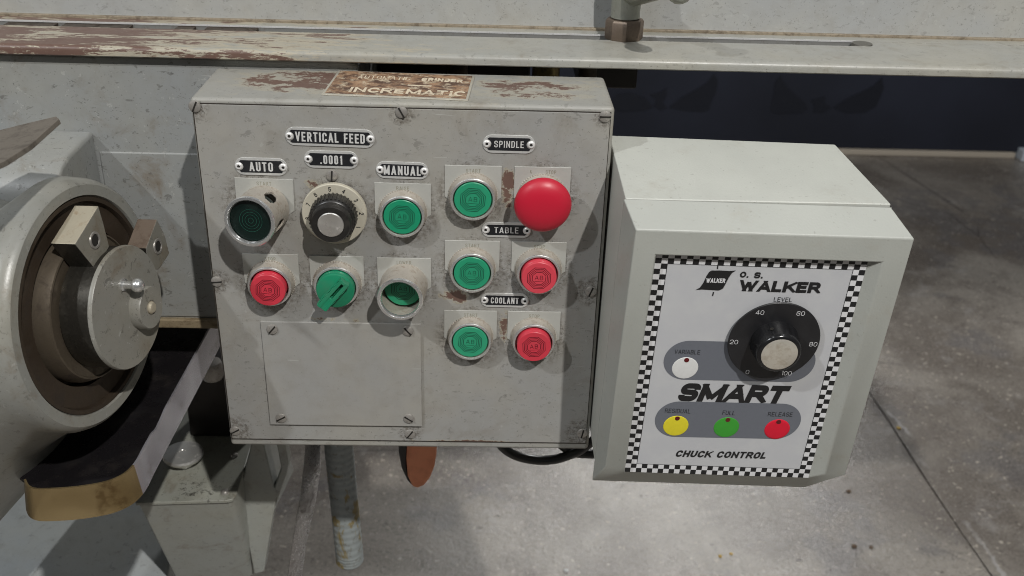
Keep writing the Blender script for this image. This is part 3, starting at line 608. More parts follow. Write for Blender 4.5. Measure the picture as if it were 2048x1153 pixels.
# corrugated hose
t = NT('painted_hose'); s1 = t.st(t.noise(26, 5, .65, v=t.map((1, 1, .7)), dist=.7), .54, .60)
c = t.mix(s1, (.30, .33, .33), (.25, .195, .08)); c = t.mix(t.ma('MULTIPLY', t.st(t.noise(160, 5, .7), .52, .66), .5), c, (.12, .10, .06)); m_hose = t.out(c, .5, 0.); t.bump(t.noise(200, 3), .2, .0006)
hp = [Yp(674, 830, .24), Yp(678, 900, .24), Yp(684, 960, .24), Yp(692, 1040, .235), Yp(698, 1100, .23), Yp(700, 1128, .23)]
pp = []
for i in range(len(hp)-1):
    for j_ in range(24): pp.append(hp[i].lerp(hp[i+1], j_/24))
pp.append(hp[-1]); rs = []
for i, p in enumerate(pp):
    k_ = i/len(pp); r_ = .0165+.00035*math.sin(i*1.35)
    if k_ > .93: r_ *= math.sqrt(max(.05, 1-((k_-.93)/.072)**2))
    rs.append(r_)
hm = MB(); hm.tube(pp, rs, 28); o = mk(hm, 'corrugated_hose', m_hose, smooth=60); tag(o, 'ribbed hose smeared with yellow and grey paint hanging below the control box', 'hose')
# orange grip
t = NT('orange_vinyl'); c = t.mix(t.st(t.noise(60, 5, .6), .4, .75), (.88, .33, .17), (.70, .24, .12)); m_or = t.out(c, .45)
og = thing('orange_grip', 'orange rounded plastic grip with a black side showing under the control box', 'grip', tuple(Yp(840, 900, .12)))
def gripmesh(pts, Y, d):
    return MB().prism([Yp(x, y, Y) for x, y in pts], (0, d, 0))
oo = [(816, 860), (873, 860), (873, 910), (869, 935), (860, 958), (848, 973), (834, 979), (824, 974), (815, 955), (812, 920)]
mk(gripmesh(oo, .12, .016), 'grip_body', m_or, og, bevel=.005, seg=4)
mk(gripmesh([(797, 860), (818, 860), (815, 905), (813, 930), (817, 952), (826, 975), (814, 962), (803, 938), (797, 905)], .127, .01), 'grip_back', m_black, og, bevel=.002)
# black cable
cbp = []
for x, y in ((985, 862), (1003, 892), (1024, 908), (1050, 917), (1080, 921), (1110, 919), (1140, 910), (1165, 898), (1200, 870)): cbp.append(Yp(x, y, .085))
def smoothpath(P, n=6):
    out = []
    for i in range(len(P)-1):
        p0 = P[max(i-1, 0)]; p1 = P[i]; p2 = P[i+1]; p3 = P[min(i+2, len(P)-1)]
        for j in range(n):
            t_ = j/n; out.append(.5*((2*p1)+(p2-p0)*t_+(2*p0-5*p1+4*p2-p3)*t_*t_+(3*p1-p0-3*p2+p3)*t_**3))
    return out+[P[-1]]
cm = MB(); cm.tube(smoothpath(cbp), .0046, 14); cm.tube(smoothpath([Yp(1110, 880, .09), Yp(1140, 902, .09), Yp(1170, 908, .09), Yp(1200, 905, .09), Yp(1230, 880, .09)]), .0046, 14)
o = mk(cm, 'cable', m_black); tag(o, 'thick black cable looping below the gap between the two boxes', 'cable')
# ------------------------------------------------------------------ control box
BW, BH, BD = .310, .309, .0824
cbx = thing('control_box', 'chipped grey machine control box with two rows of push buttons and riveted nameplates', 'control box', (BW/2, BD/2, -BH))
bx = MB(); bx.box((0, .0009, -BH), (BW, BD, 0)); mk(bx, 'enclosure', m_box, cbx, bevel=.0032, seg=3)
# cover plate standing 1.6 mm proud, with a thin dark strip painted as the gap shadow round it
px0, px1, pz0, pz1 = .0022, .3070, -.3010, -.0044
bx = MB(); bx.box((px0, 0, pz0), (px1, .0026, pz1)); mk(bx, 'front_panel', m_panel, cbx, bevel=.0005)
bx = MB(); bx.box((px0-.0006, .0002, pz0-.0007), (px1+.0004, .0015, pz1+.0007)); mk(bx, 'gap_shadow_strip', flat('gap_shadow_dark', (.035, .028, .022), .9), cbx)
# blank cover
bx = MB(); bx.box((.0363, -.0022, -.2845), (.1655, 0, -.1838)); mk(bx, 'blank_cover', m_cover, cbx, bevel=.0006)
# screws: one built, the rest copied
def screw_parts():
    s_ = MB(); s_.lathe([(.0044, -.0002), (.0046, .0006), (.0042, .0013), (.0030, .0018), (0, .0020)], 24)
    h_ = s_.mesh('screw_head', m_screw)
    s_ = MB(); s_.box((-.0041, -.00062, .0003), (.0041, .00062, .00214)); return h_, s_.mesh('slot', m_slot)
sh_, ss_ = screw_parts(); src = None
SC = [(.0036, -.0062, 65, 0), (.1534, -.0070, 118, 0), (.3030, -.0068, 0, 0), (.0048, -.1490, 5, 0), (.3018, -.1521, 70, 0), (.0056, -.2925, 30, 0), (.1549, -.2933, 55, 0), (.3034, -.2903, 80, 0), (.1002, -.0577, 85, 0),
      (.0455, -.1905, 50, .0022), (.1550, -.1899, 130, .0022), (.0463, -.2771, 30, .0022), (.1543, -.2758, 145, .0022)]
LB = ['top left corner', 'top edge middle', 'top right corner', 'left edge', 'right edge, its paint broken', 'bottom left corner', 'bottom edge', 'bottom right corner', 'above the numbered dial', 'top left of the blank cover', 'top right of the blank cover', 'bottom left of the blank cover', 'bottom right of the blank cover']
def place(o, parent, M):
    WM[o] = M; o.parent = parent; o.matrix_basis = WM[parent].inverted() @ M
for (x, z, ang, pr), lb in zip(SC, LB):
    M = PF(x, z, -pr) @ Matrix.Rotation(math.radians(ang), 4, 'Z')
    if src is None:
        src = (ob('slotted_screw', sh_, cbx, M), ); sl_ = ob('slot', ss_, src[0], M); o = src[0]
    else:
        o = src[0].copy(); C.objects.link(o); place(o, cbx, M); s2 = sl_.copy(); C.objects.link(s2); place(s2, o, M)
    o['label'] = 'slotted screw, '+lb
# nameplates
def nameplate(txt, x, z, w, h, tw, th, rot=-1.0):
    M = PF(x, z) @ Matrix.Rotation(math.radians(rot), 4, 'Z')
    a = stadium(w, h); b = stadium(w-.0024, h-.0024); mb = MB(); n = len(a)
    mb.prism([(x_, y_, 0) for x_, y_ in a], (0, 0, .0008))
    pl_ = mk(mb, 'nameplate', m_npmetal, cbx, M, bevel=.0002, label=txt+' nameplate')
    # black field with scooped ends round the rivets
    bw, bhh = w/2-.0032, h/2-.0021; rs_ = .0034; rx = w/2-.0031
    P = []
    for sx_ in (1, -1):
        for i in range(9):
            a_ = math.radians(-90+180*i/8)*1.0
            # scoop
        if sx_ == 1:
            P += [(bw-.0015, -bhh), (bw-.0002, -bhh+.0012)] + [(rx-rs_*math.cos(math.radians(q)), rs_*math.sin(math.radians(q))) for q in range(-60, 61, 20)] + [(bw-.0002, bhh-.0012), (bw-.0015, bhh)]
        else:
            P += [(-bw+.0015, bhh), (-bw+.0002, bhh-.0012)] + [(-rx+rs_*math.cos(math.radians(q)), rs_*math.sin(math.radians(q))) for q in range(60, -61, -20)] + [(-bw+.0002, -bhh+.0012), (-bw+.0015, -bhh)]
    mb = MB(); mb.prism([(x_, y_, .0007) for x_, y_ in P], (0, 0, .00028)); mk(mb, 'name_field', m_npblack, pl_, M, smooth=0)
    mb = MB(); put_text(mb, txt, 0, 0, .00105, th, width=tw, bold=.165 if txt not in ('TABLE', 'SPINDLE') else .13, cond=.44, space=.15); mk(mb, 'lettering', m_letter, pl_, M, smooth=0)
    for sx_ in (-1, 1):
        mb = MB(); mb.lathe([(.0029, .0007), (.0028, .0014), (.0021, .0020), (.0012, .0020), (.0011, .0012)], 20, cx=sx_*rx); mb.m = 1; mb.lathe([(.00115, .0014), (0, .0014)], 12, cx=sx_*rx); mk(mb, 'rivet', [m_rivet, m_slot], pl_, M)
nameplate('VERTICAL FEED', .1004, -.0275, .0660, .0142, .0512, .0074)
nameplate('.0001', .1004, -.0448, .0405, .0138, .0164, .0070, -.6)
nameplate('AUTO', .0478, -.0515, .0392, .0138, .0177, .0073, -.4)
nameplate('MANUAL', .1531, -.0522, .0396, .0136, .0278, .0074)
nameplate('SPINDLE', .2328, -.0297, .0392, .0142, .0220, .0052, -.3)
nameplate('TABLE', .2327, -.0996, .0384, .0128, .0188, .0050, -.2)
nameplate('COOLANT', .2330, -.1614, .0388, .0128, .0223, .0055, -.3)
# legend plates
def legend(parent, M, w, up, lo, txt, seed=0):
    mb = MB(); a = w/2; mb.prism([(-a, up, 0), (a, up, 0), (a, lo, 0), (a-.008, lo-.006, 0), (-a+.008, lo-.006, 0), (-a, lo, 0)][::-1], (0, 0, .0009))
    o = mk(mb, 'legend_plate', m_plate, parent, M, bevel=.0002)
    return o
def bezel_profile(p, r=.0171): return [(r*1.075, 0), (r*1.075, .0018), (r*1.06, .0022), (r*1.05, .0052), (r*1.0, p-.0014), (r*.985, p-.0004), (r*.95, p), (r*.895, p), (r*.875, p-.0006), (r*.865, p-.004), (r*.86, 0)]
def bezel(p, r=.0171):
    mb = MB(); P = bezel_profile(p, r)
    mb.m = 1; mb.lathe(P[:5], 56); mb.m = 0; mb.lathe(P[4:9], 56); mb.m = 1; mb.lathe(P[8:], 56)
    # knurl teeth round the foot
    for i in range(60):
        a = 2*math.pi*i/60; c_, s_ = math.cos(a), math.sin(a); r1, r2 = r*1.07, r*1.105
        d = .00042; mb.add([(r1*c_-d*s_, r1*s_+d*c_, .0004), (r2*c_-d*.4*s_, r2*s_+d*.4*c_, .0004), (r2*c_+d*.4*s_, r2*s_-d*.4*c_, .0004), (r1*c_+d*s_, r1*s_-d*c_, .0004),
             (r1*c_-d*s_, r1*s_+d*c_, .0024), (r2*c_-d*.4*s_, r2*s_+d*.4*c_, .0024), (r2*c_+d*.4*s_, r2*s_-d*.4*c_, .0024), (r1*c_+d*s_, r1*s_-d*c_, .0024)], [(0,3,2,1),(4,5,6,7),(0,1,5,4),(1,2,6,5),(2,3,7,6),(3,0,4,7)])
    return mb.mesh('push_button', [m_alu, m_alud])
def capmesh(p, r, mat, name='cap'):
    mb = MB(); mb.lathe([(r, 0), (r, p-.0010), (r*.985, p-.0003), (r*.955, p), (0, p)], 48); return mb.mesh(name, mat)
def emblem(r, z, mat, lw=.00046, letters=True):
    mb = MB()
    for k_, R0 in enumerate((.665, .575, .485, .395)):
        Ro = r*R0; a = [(Ro*math.cos(math.radians(22.5+45*i))*1.08, Ro*math.sin(math.radians(22.5+45*i))*1.08) for i in range(8)]; f = (Ro-lw)/Ro
        ringface(mb, a, [(x*f, y*f) for x, y in a], z)
    if letters:
        put_text(mb, 'A·B', 0, r*.035, z, r*.27, bold=.10, cond=.7, space=.10)
        mb.box((-r*.26, -r*.215, z), (r*.26, -r*.195, z+.00002))
    return mb.mesh('emblem', mat)
bez_f = bezel(.0108); bez_e = bezel(.0110)
CAPR = .0142
meshes = {'g': (capmesh(.0104, CAPR, m_green), emblem(CAPR, .01052, m_groove_g)), 'r': (capmesh(.0165, CAPR*.97, m_redcap), emblem(CAPR*.97, .01662, m_groove_r))}
def button(key, kind, txt, lab, w=.0428, up=.0238, lo=-.0015, prox=0., rot=0., tsz=.0030):
    x, z = btn[key]
    M = PF(x, z) @ Matrix.Rotation(math.radians(rot), 4, 'Z')
    b_ = ob('push_button', bez_f if kind != 'r' else bez_e, cbx, M, label=lab)
    ob('cap', meshes[kind][0], b_, M); ob('emblem', meshes[kind][1], b_, M @ Matrix.Rotation(math.radians(random.uniform(-5, 5)), 4, 'Z'))
    legend_txt(b_, x, z, txt, w, up, lo, prox, rot, tsz); return b_
def legend_txt(b_, x, z, txt, w=.0428, up=.0238, lo=-.0015, prox=0., rot=0., tsz=.0030):
    ML = PF(x+prox, z) @ Matrix.Rotation(math.radians(rot), 4, 'Z')
    legend(b_, ML, w, up, lo, txt)
    if txt:
        mb = MB(); put_text(mb, txt, 0, up-.0040, .00100, tsz, bold=.12, cond=.55, space=.22); mk(mb, 'legend_text', m_faint, b_, ML, smooth=0)
button('raise', 'g', 'RAISE', 'flush green button under the MANUAL plate', rot=-.5)
button('spstart', 'g', 'START', 'flush green button at the left below SPINDLE')
button('tabstart', 'g', 'START', 'flush green button at the left below TABLE')
button('colstart', 'g', 'START', 'flush green button at the left below COOLANT')
button('stop', 'r', 'STOP', 'extended red button below the long green-windowed guard', prox=.0005, w=.0434)
button('tabstop', 'r', 'STOP', 'extended red button at the right below TABLE')
button('colstop', 'r', 'STOP', 'extended red button at the right below COOLANT')
# long guarded button: AUTO start, dark lens inside a slotted shroud tilted to the left
x, z = btn['auto']
base = Vector((.0485, 0, -.0850)); tip = Vector((.0431, -.0345, -.0821)); ax = (tip-base).normalized()
ux = Vector((1, 0, 0)); ux = (ux-ax*ux.dot(ax)).normalized(); uy = ax.cross(ux)
MA = Matrix(((ux.x, uy.x, ax.x, base.x), (ux.y, uy.y, ax.y, base.y), (ux.z, uy.z, ax.z, base.z), (0, 0, 0, 1))); Lh = (tip-base).length
def shroud(r0_, r1_, Lh, slots, name, mats, wall=.0016):
    """tapered tube with real slots through its wall"""
    mb = MB(); seg = 144; zs = [0, .0025]+[Lh*(.28+.044*k_) for k_ in range(11)]+[Lh-.0030]
    def rad(z_): return r0_+(r1_-r0_)*z_/Lh
    def hole(i, j):
        if not slots: return False
        zc = (zs[j]+zs[j+1])/2; a = (i+.5)/seg*360
        for s0 in slots:
            da = abs((a-s0+180) % 360-180)
            if zc > Lh*.28 and zc < Lh*.72:
                e = abs(zc-Lh*.5)/(Lh*.22)
                if da < 15*math.sqrt(max(0, 1-e*e*.85)): return True
        return False
    H = [[hole(i, j) for j in range(len(zs)-1)] for i in range(seg)]
    def pt(i, j, w): a = 2*math.pi*(i % seg)/seg; r_ = rad(zs[j])-w; return (r_*math.cos(a), r_*math.sin(a), zs[j])
    vs = [pt(i, j, 0) for i in range(seg) for j in range(len(zs))]+[pt(i, j, wall) for i in range(seg) for j in range(len(zs))]
    n_ = len(zs); off_ = seg*n_; fs = []
    for i in range(seg):
        i2 = (i+1) % seg
        for j in range(n_-1):
            if H[i][j]: continue
            fs.append((i*n_+j, i2*n_+j, i2*n_+j+1, i*n_+j+1)); fs.append((off_+i*n_+j, off_+i*n_+j+1, off_+i2*n_+j+1, off_+i2*n_+j))
            if H[(i+1) % seg][j]: fs.append((i2*n_+j, off_+i2*n_+j, off_+i2*n_+j+1, i2*n_+j+1))
            if H[(i-1) % seg][j]: fs.append((i*n_+j, i*n_+j+1, off_+i*n_+j+1, off_+i*n_+j))
            if j+1 < n_-1 and H[i][j+1]: fs.append((i*n_+j+1, i2*n_+j+1, off_+i2*n_+j+1, off_+i*n_+j+1))
            if j > 0 and H[i][j-1]: fs.append((i*n_+j, off_+i*n_+j, off_+i2*n_+j, i2*n_+j))
    mb.m = 1; mb.add(vs, fs)
    mb.m = 0; rt = r1_; mb.lathe([(rt-.0001, Lh-.0031), (rt+.0006, Lh-.0024), (rt+.0008, Lh-.0012), (rt+.0002, Lh), (rt-.0016, Lh+.0002), (rt-.0024, Lh-.0008), (rt-.0026, Lh-.0031), (rt-.0012, Lh-.0031)], 72)
    return mb.mesh(name, mats)
g = ob('push_button', shroud(.0185, .0186, Lh, (52, 132, 338, 235), 'push_button', [m_rim, m_alud]), cbx, MA, label='dark green illuminated button deep in a long slotted metal guard under the AUTO plate')
mb = MB(); mb.lathe([(.0168, Lh*.5), (.0167, Lh-.0050), (.0163, Lh-.0042), (0, Lh-.0038)], 48); mk(mb, 'cap', plastic('dark_green_lens', (.004, .012, .010), .22, .4, (.025, .032, .028), 260), g, MA)
mb = MB(); rr1 = .0152
for R0 in (.58, .44, .30, .14):
    a = [(rr1*R0*math.cos(math.radians(15*i)), rr1*R0*math.sin(math.radians(15*i))) for i in range(24)]; f = 1-.00028/(rr1*R0)
    ringface(mb, a, [(x_*f, y_*f) for x_, y_ in a], Lh-.00368)
mk(mb, 'emblem', m_groove_gd, g, MA, smooth=0)
legend_txt(g, .0485, -.0850, 'START', w=.0437, up=.0240, rot=-.9)
# lower: deep unslotted shroud, green cap inside
M = PF(.153, -.1488) ; tipL = Vector((.1513, -.0275, -.1484)); baseL = Vector((.1528, 0, -.1488)); ax = (tipL-baseL).normalized(); ux = (Vector((1, 0, 0))-ax*ax.x).normalized(); uy = ax.cross(ux)
ML_ = Matrix(((ux.x, uy.x, ax.x, baseL.x), (ux.y, uy.y, ax.y, baseL.y), (ux.z, uy.z, ax.z, baseL.z), (0, 0, 0, 1))); L2 = (tipL-baseL).length
g = ob('push_button', shroud(.0187, .0172, L2, (), 'push_button', [m_rim, m_alud]), cbx, ML_, label='green button sunk in a plain round metal guard above the blank cover')
mb = MB(); mb.lathe([(.0148, 0), (.0147, .0080), (.0140, .0088), (0, .0088)], 48); mk(mb, 'cap', m_green, g, ML_)
ob('emblem', emblem(.0140, .00895, m_groove_g), g, ML_)
legend_txt(g, .1530, -.1490, 'LOWER', w=.0424)
# selector
x, z = btn['select']; M = PF(x, z)
g = ob('selector_switch', bezel(.0092, .0176), cbx, M, label='green rotary selector with a ribbed diagonal handle')
mb = MB(); mb.lathe([(.0146, .004), (.0150, .0135), (.0146, .0150), (.0135, .0156), (0, .0156)], 48); mk(mb, 'cap', m_greendirty, g, M)
ang = math.radians(50); Mh = M @ Matrix.Rotation(ang, 4, 'Z')
mb = MB(); mb.box((-.0166, -.0040, .0150), (.0136, -.0012, .0212)); mb.box((-.0166, .0012, .0150), (.0136, .0040, .0212)); mb.box((-.0166, -.0014, .0150), (-.0045, .0014, .0208)); mb.box((.0110, -.0014, .0150), (.0134, .0014, .0215))
for i in range(20):
    xx = -.0160+i*.00145
    for s_ in (1, -1): mb.box((xx, min(s_*.0039, s_*.0047), .0160), (xx+.0007, max(s_*.0039, s_*.0047), .0210))
mk(mb, 'handle', m_greendirty, g, Mh, bevel=.0003)
legend_txt(g, .1000, -.1486, '', w=.0424)
# mushroom stop
x, z = btn['spstop']; M = PF(x, z)
g = ob('push_button', bezel(.0085), cbx, M, label='big red mushroom head stop button')
mb = MB(); mb.lathe([(.0115, .006), (.0118, .012), (.0195, .0142), (.0213, .0158), (.0216, .0172), (.0212, .0190), (.0196, .0212), (.0160, .0234), (.0110, .0250), (.0055, .0257), (0, .0259)], 72); mk(mb, 'cap', m_redm, g, M, smooth=80)
legend_txt(g, .2589, -.0710, '', w=.0427); mb = MB(); put_text(mb, 'STOP', .006, .0200, .0010, .0030, space=.22); put_text(mb, '&', -.009, .0200, .0010, .0030); mk(mb, 'legend_text', m_faint, g, M, smooth=0)
# numbered dial
x, z = btn['dial']; M = PF(x, z)
mb = MB(); mb.lathe([(0, .0035), (.0240, .0035), (.0246, .0042), (.0246, .0072), (.0240, .0080), (0, .0080)], 72)
m_dial = metal('cream_dial', (.62, .58, .47), .45, .22, (.26, .20, .10), .25, 170)
g = mk(mb, 'numbered_dial', m_dial, cbx, M, label='cream numbered dial with a ribbed black knob')
n_ = [('5', 97), ('4', 67), ('3', 35), ('2', 3), ('1', -30), ('6', 130), ('7', 158), ('8', 190)]
for s_, a in n_:
    mb = MB(); a_ = math.radians(a); rt = math.radians(a-97)
    if s_ == '1': mb.box((.0204*math.cos(a_)-.0018, .0204*math.sin(a_)-.0003, .0081), (.0204*math.cos(a_)+.0018, .0204*math.sin(a_)+.0003, .00812))
    else: put_text(mb, s_, .0206*math.cos(a_), .0206*math.sin(a_), .00812, .0036, bold=.15, cond=.55, rot=rt)
    mk(mb, 'dial_number', m_ink, g, M, smooth=0)
mb = MB(); prof = [(.0172, .008), (.0172, .0185), (.0160, .0205), (.0152, .0210)]
mb.lathe(prof, 72); mb.lathe([(.0153, .0208), (.0150, .0262), (.0140, .0276), (.0102, .0276), (.0098, .0268)], 60)
for i in range(36):
    a = 2*math.pi*i/36; ca, sa = math.cos(a), math.sin(a); r1, r2, d = .0168, .0181, .00075
    V = [(r1*ca-d*sa, r1*sa+d*ca), (r2*ca-d*.6*sa, r2*sa+d*.6*ca), (r2*ca+d*.6*sa, r2*sa-d*.6*ca), (r1*ca+d*sa, r1*sa-d*ca)]
    mb.add([(a_, b_, .0085) for a_, b_ in V]+[(a_*.97, b_*.97, .0195) for a_, b_ in V], [(0,3,2,1),(4,5,6,7),(0,1,5,4),(1,2,6,5),(2,3,7,6),(3,0,4,7)])
mk(mb, 'knob', m_blackw, g, M)
mb = MB(); mb.lathe([(.0099, .0262), (.0098, .0278), (.0092, .0284), (0, .0284)], 48); kc = mk(mb, 'knob_cap', metal('spun_aluminium', (.80, .78, .74), .30, .15, (.35, .30, .24), .85, 200), g, M)
# brown label plate on top of the box
lp = [Zp(643, 189, .0008), Zp(936, 201, .0008), Zp(943, 149, .0008), Zp(670, 143, .0008)]
lp[2].y = lp[3].y = .0795
ex = (lp[1]-lp[0]); W_ = ex.length; ex.normalize(); ey = Vector((-ex.y, ex.x, 0)); o_ = lp[0]; Hh = (lp[3]-lp[0]).dot(ey)
ML = Matrix(((ex.x, ey.x, 0, o_.x), (ex.y, ey.y, 0, o_.y), (0, 0, 1, .0001), (0, 0, 0, 1)))
t = NT('rusted_label'); n1 = t.noise(60, 8, .75, v=t.map((1, 1.6, 1)), dist=.4)
c = t.mix(t.st(n1, .40, .62), (.085, .045, .030), (.36, .22, .13)); c = t.mix(t.st(t.noise(130, 6, .75), .50, .66), c, (.56, .47, .34)); t.bump(n1, .3, .0005); m_rust = t.out(c, .6, 0.)
m_rusttx = NT('worn_label_print'); t = m_rusttx; m_rusttx = t.out(t.mix(t.st(t.noise(120, 7, .75), .50, .66), (.66, .57, .43), (.30, .20, .12)), .6)
mb = MB(); mb.box((0, 0, 0), (W_, Hh, .0008)); lab = mk(mb, 'maker_label', metal('label_edge', (.74, .70, .60), .4, .1, (.3, .22, .12), .6, 150), cbx, ML, bevel=.0002, label='rusty brown maker label lying on top of the control box')
mb = MB(); mb.box((.0018, .0030, .0008), (W_-.0018, Hh-.0016, .00096)); mk(mb, 'label_face', m_rust, lab, ML)
mb = MB(); put_text(mb, 'INCREMATIC', W_*.57, Hh*.22, .00105, .0125, width=W_*.80, bold=.24, cond=1.0); put_text(mb, 'AUTOMATIC', W_*.36, Hh*.74, .00105, .0095, width=W_*.38, bold=.12, cond=.6); put_text(mb, 'GRINDER', W_*.78, Hh*.74, .00105, .0095, width=W_*.30, bold=.28, cond=.8); mb.box((W_*.55, Hh*.46, .00103), (W_*.72, Hh*.50, .00106)); mk(mb, 'label_text', m_rusttx, lab, ML, smooth=0)
# ------------------------------------------------------------------ chuck control unit
q = [0.3244, -0.0593, -0.0709, 0.0077, 0.0772, 0.0225]; sc = .95
P0 = CAM + (Vector(q[:3])-CAM)*sc
RM = Matrix.Rotation(q[3], 3, 'Z') @ Matrix.Rotation(q[4], 3, 'X') @ Matrix.Rotation(q[5], 3, 'Y')
KM = Matrix.Translation(P0) @ RM.to_4x4(); KI = KM.inverted(); KN = RM @ Vector((0, 1, 0))
def kp(x, y, d): return KI @ pl((x, y), P0+KN*d, KN)
d1 = .0205; dB = d1+.112
chk = thing('chuck_control_unit', 'pale grey green magnetic chuck controller with a checkered face and large black dial', 'controller', M=KM)
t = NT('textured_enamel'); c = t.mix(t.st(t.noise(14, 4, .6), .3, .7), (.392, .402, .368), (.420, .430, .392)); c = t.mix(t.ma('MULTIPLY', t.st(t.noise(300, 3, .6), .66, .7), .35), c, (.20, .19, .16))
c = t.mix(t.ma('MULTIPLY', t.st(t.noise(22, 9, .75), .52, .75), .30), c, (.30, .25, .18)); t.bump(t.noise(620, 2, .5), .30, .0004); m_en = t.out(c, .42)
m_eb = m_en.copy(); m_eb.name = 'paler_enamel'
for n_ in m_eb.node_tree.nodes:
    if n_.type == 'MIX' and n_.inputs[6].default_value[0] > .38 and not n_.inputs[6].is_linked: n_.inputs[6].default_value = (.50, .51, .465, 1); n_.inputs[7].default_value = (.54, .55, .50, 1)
ft = [kp(1272, 460, 0), kp(1830, 478, 0), kp(1692, 950, 0), kp(1211, 934, 0)]          # front face corners
bt = [kp(1248, 399, d1), kp(1784, 416, d1), kp(1612, 975, d1), kp(1185, 961, d1)]      # rear edge of the bevelled cover
rec = [kp(1311, 511, 0), kp(1766, 526, 0), kp(1649, 949, 0), kp(1250, 936, 0)]         # opening edge on the front face
dR = .0060
def onbev(a, b, d): return a.lerp(b, d/d1)
inn = [kp(1313, 505, dR), kp(1737, 519, dR)]
# bottom line of the recessed plate, where it meets the bottom bevel
fB, bB = (ft[3], ft[2]), (bt[3], bt[2])
lowl = fB[0].lerp(bB[0], dR/d1); lowr = fB[1].lerp(bB[1], dR/d1)
def lowz(x): 
    k_ = (x-lowl.x)/(lowr.x-lowl.x); return lowl.lerp(lowr, k_)
pBL = lowz(kp(1249, 945, dR).x); pBR = lowz(kp(1616, 958, dR).x)
inn += [pBR, pBL]
def botbev(x):  # back edge point of the bottom bevel below x
    k_ = (x-bt[3].x)/(bt[2].x-bt[3].x); return bt[3].lerp(bt[2], k_)
V = ft+rec+inn+bt     # 0-3 front, 4-7 rec, 8-11 inner, 12-15 back
V += [botbev(pBL.x), botbev(pBR.x)]   # 16,17
cv = MB()
rec2 = rec
cv.add(V, [(0, 1, 5, 4), (1, 2, 6, 5), (0, 4, 7, 3), (4, 5, 9, 8), (5, 6, 10, 9), (7, 4, 8, 11),
           (0, 12, 13, 1), (1, 13, 14, 2), (0, 3, 15, 12), (3, 7, 11, 16, 15), (6, 2, 14, 17, 10), (11, 10, 17, 16)])
cv.add([v+Vector((0, .0006, 0)) for v in bt], [(0, 1, 2, 3)])
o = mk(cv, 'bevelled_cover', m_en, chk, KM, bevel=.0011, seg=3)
# body behind the cover
bk0 = bt[0]+Vector((.0012, .0014, -.0014)); 
tr_ = kp(1668, 289, dB); xl = bt[0].x+.0012; xr_ = bt[1].x-.0010
zt_ = bt[0].z-.0006; zl = bt[3].z+.004
cv = MB()
ys0, ys1 = d1+.0014, dB
A = [Vector((xl, ys0, zt_+.0006)), Vector((xr_+.0004, ys0, bt[1].z+.0022)), Vector((bt[2].x-.003, ys0, bt[2].z+.004)), Vector((bt[3].x+.003, ys0, zl))]
Bq = [Vector((xl+.0003, ys1, tr_.z)), Vector((tr_.x+.001, ys1, tr_.z)), Vector((bt[2].x-.003, ys1, bt[2].z+.004)), Vector((bt[3].x+.003, ys1, zl))]
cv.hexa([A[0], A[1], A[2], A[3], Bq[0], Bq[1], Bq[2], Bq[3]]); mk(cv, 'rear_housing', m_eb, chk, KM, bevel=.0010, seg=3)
cv = MB(); cv.hexa([a_+Vector((0, -.002, 0))+(sum(A, Vector())/4-a_)*.02 for a_ in A]+[a_+Vector((0, .004, 0))+(sum(A, Vector())/4-a_)*.02 for a_ in A]); mk(cv, 'seam', m_slot, chk, KM)
# recessed face plate (local x right, z up; y = dR)
u0_, u1_ = min(inn[0].x, inn[3].x), max(inn[1].x, inn[2].x)
def KF(x, z, d=dR): return KM @ Matrix(((1, 0, 0, x), (0, 0, -1, d), (0, 1, 0, z), (0, 0, 0, 1)))
def fp(x, y, d=dR):
    v = kp(x, y, d); return v.x, v.z
cTL, cTR, cBR, cBL = [Vector((v.x, v.z)) for v in inn]
t = NT('face_plate_print'); c = t.mix(t.st(t.noise(40, 4, .6), .4, .7), (.50, .505, .52), (.53, .535, .54)); m_face = t.out(c, .40, 0.)
FM = KF(0, 0)
mb = MB(); mb.add([(cTL.x-.001, cTL.y+.003, 0), (cTR.x+.001, cTR.y+.003, 0), (cBR.x+.0005, cBR.y+.0002, 0), (cBL.x-.0005, cBL.y+.0002, 0)], [(0, 1, 2, 3)]); mb.keep = True
face = mk(mb, 'face_plate', m_face, chk, FM, smooth=0)
# checkered border: two rows of squares
NX = 34
def bil(u, v):  # u 0..1 right, v 0..1 down
    return (cTL*(1-u)+cTR*u)*(1-v)+(cBL*(1-u)+cBR*u)*v
sq = (cBR-cBL).length/NX; NY = int(round((cTL-cBL).length/sq)); 
mb = MB(); zc = .00012
for i in range(NX):
    for j in range(NY):
        if 2 <= i < NX-2 and 2 <= j < NY-2: continue
        P = [bil(i/NX, j/NY), bil((i+1)/NX, j/NY), bil((i+1)/NX, (j+1)/NY), bil(i/NX, (j+1)/NY)]
        mb.m = (i+j) % 2; mb.add([(p_.x, p_.y, zc) for p_ in P], [(3, 2, 1, 0)])
mb.keep = True; mk(mb, 'checkered_border', [m_white, m_ink], face, FM, smooth=0)
# border hairline
mb = MB(); 
def lineq(mb, a, b, w, z):
    a = Vector(a); b = Vector(b); d = (b-a).normalized(); n_ = Vector((-d.y, d.x))*w/2
    mb.add([(*(a+n_), z), (*(b+n_), z), (*(b-n_), z), (*(a-n_), z)], [(0, 1, 2, 3)])
q4 = [bil(2/NX, 2/NY), bil(1-2/NX, 2/NY), bil(1-2/NX, 1-2/NY), bil(2/NX, 1-2/NY)]
for i in range(4): lineq(mb, q4[i], q4[(i+1) % 4], .0004, .00018+.00002*i)
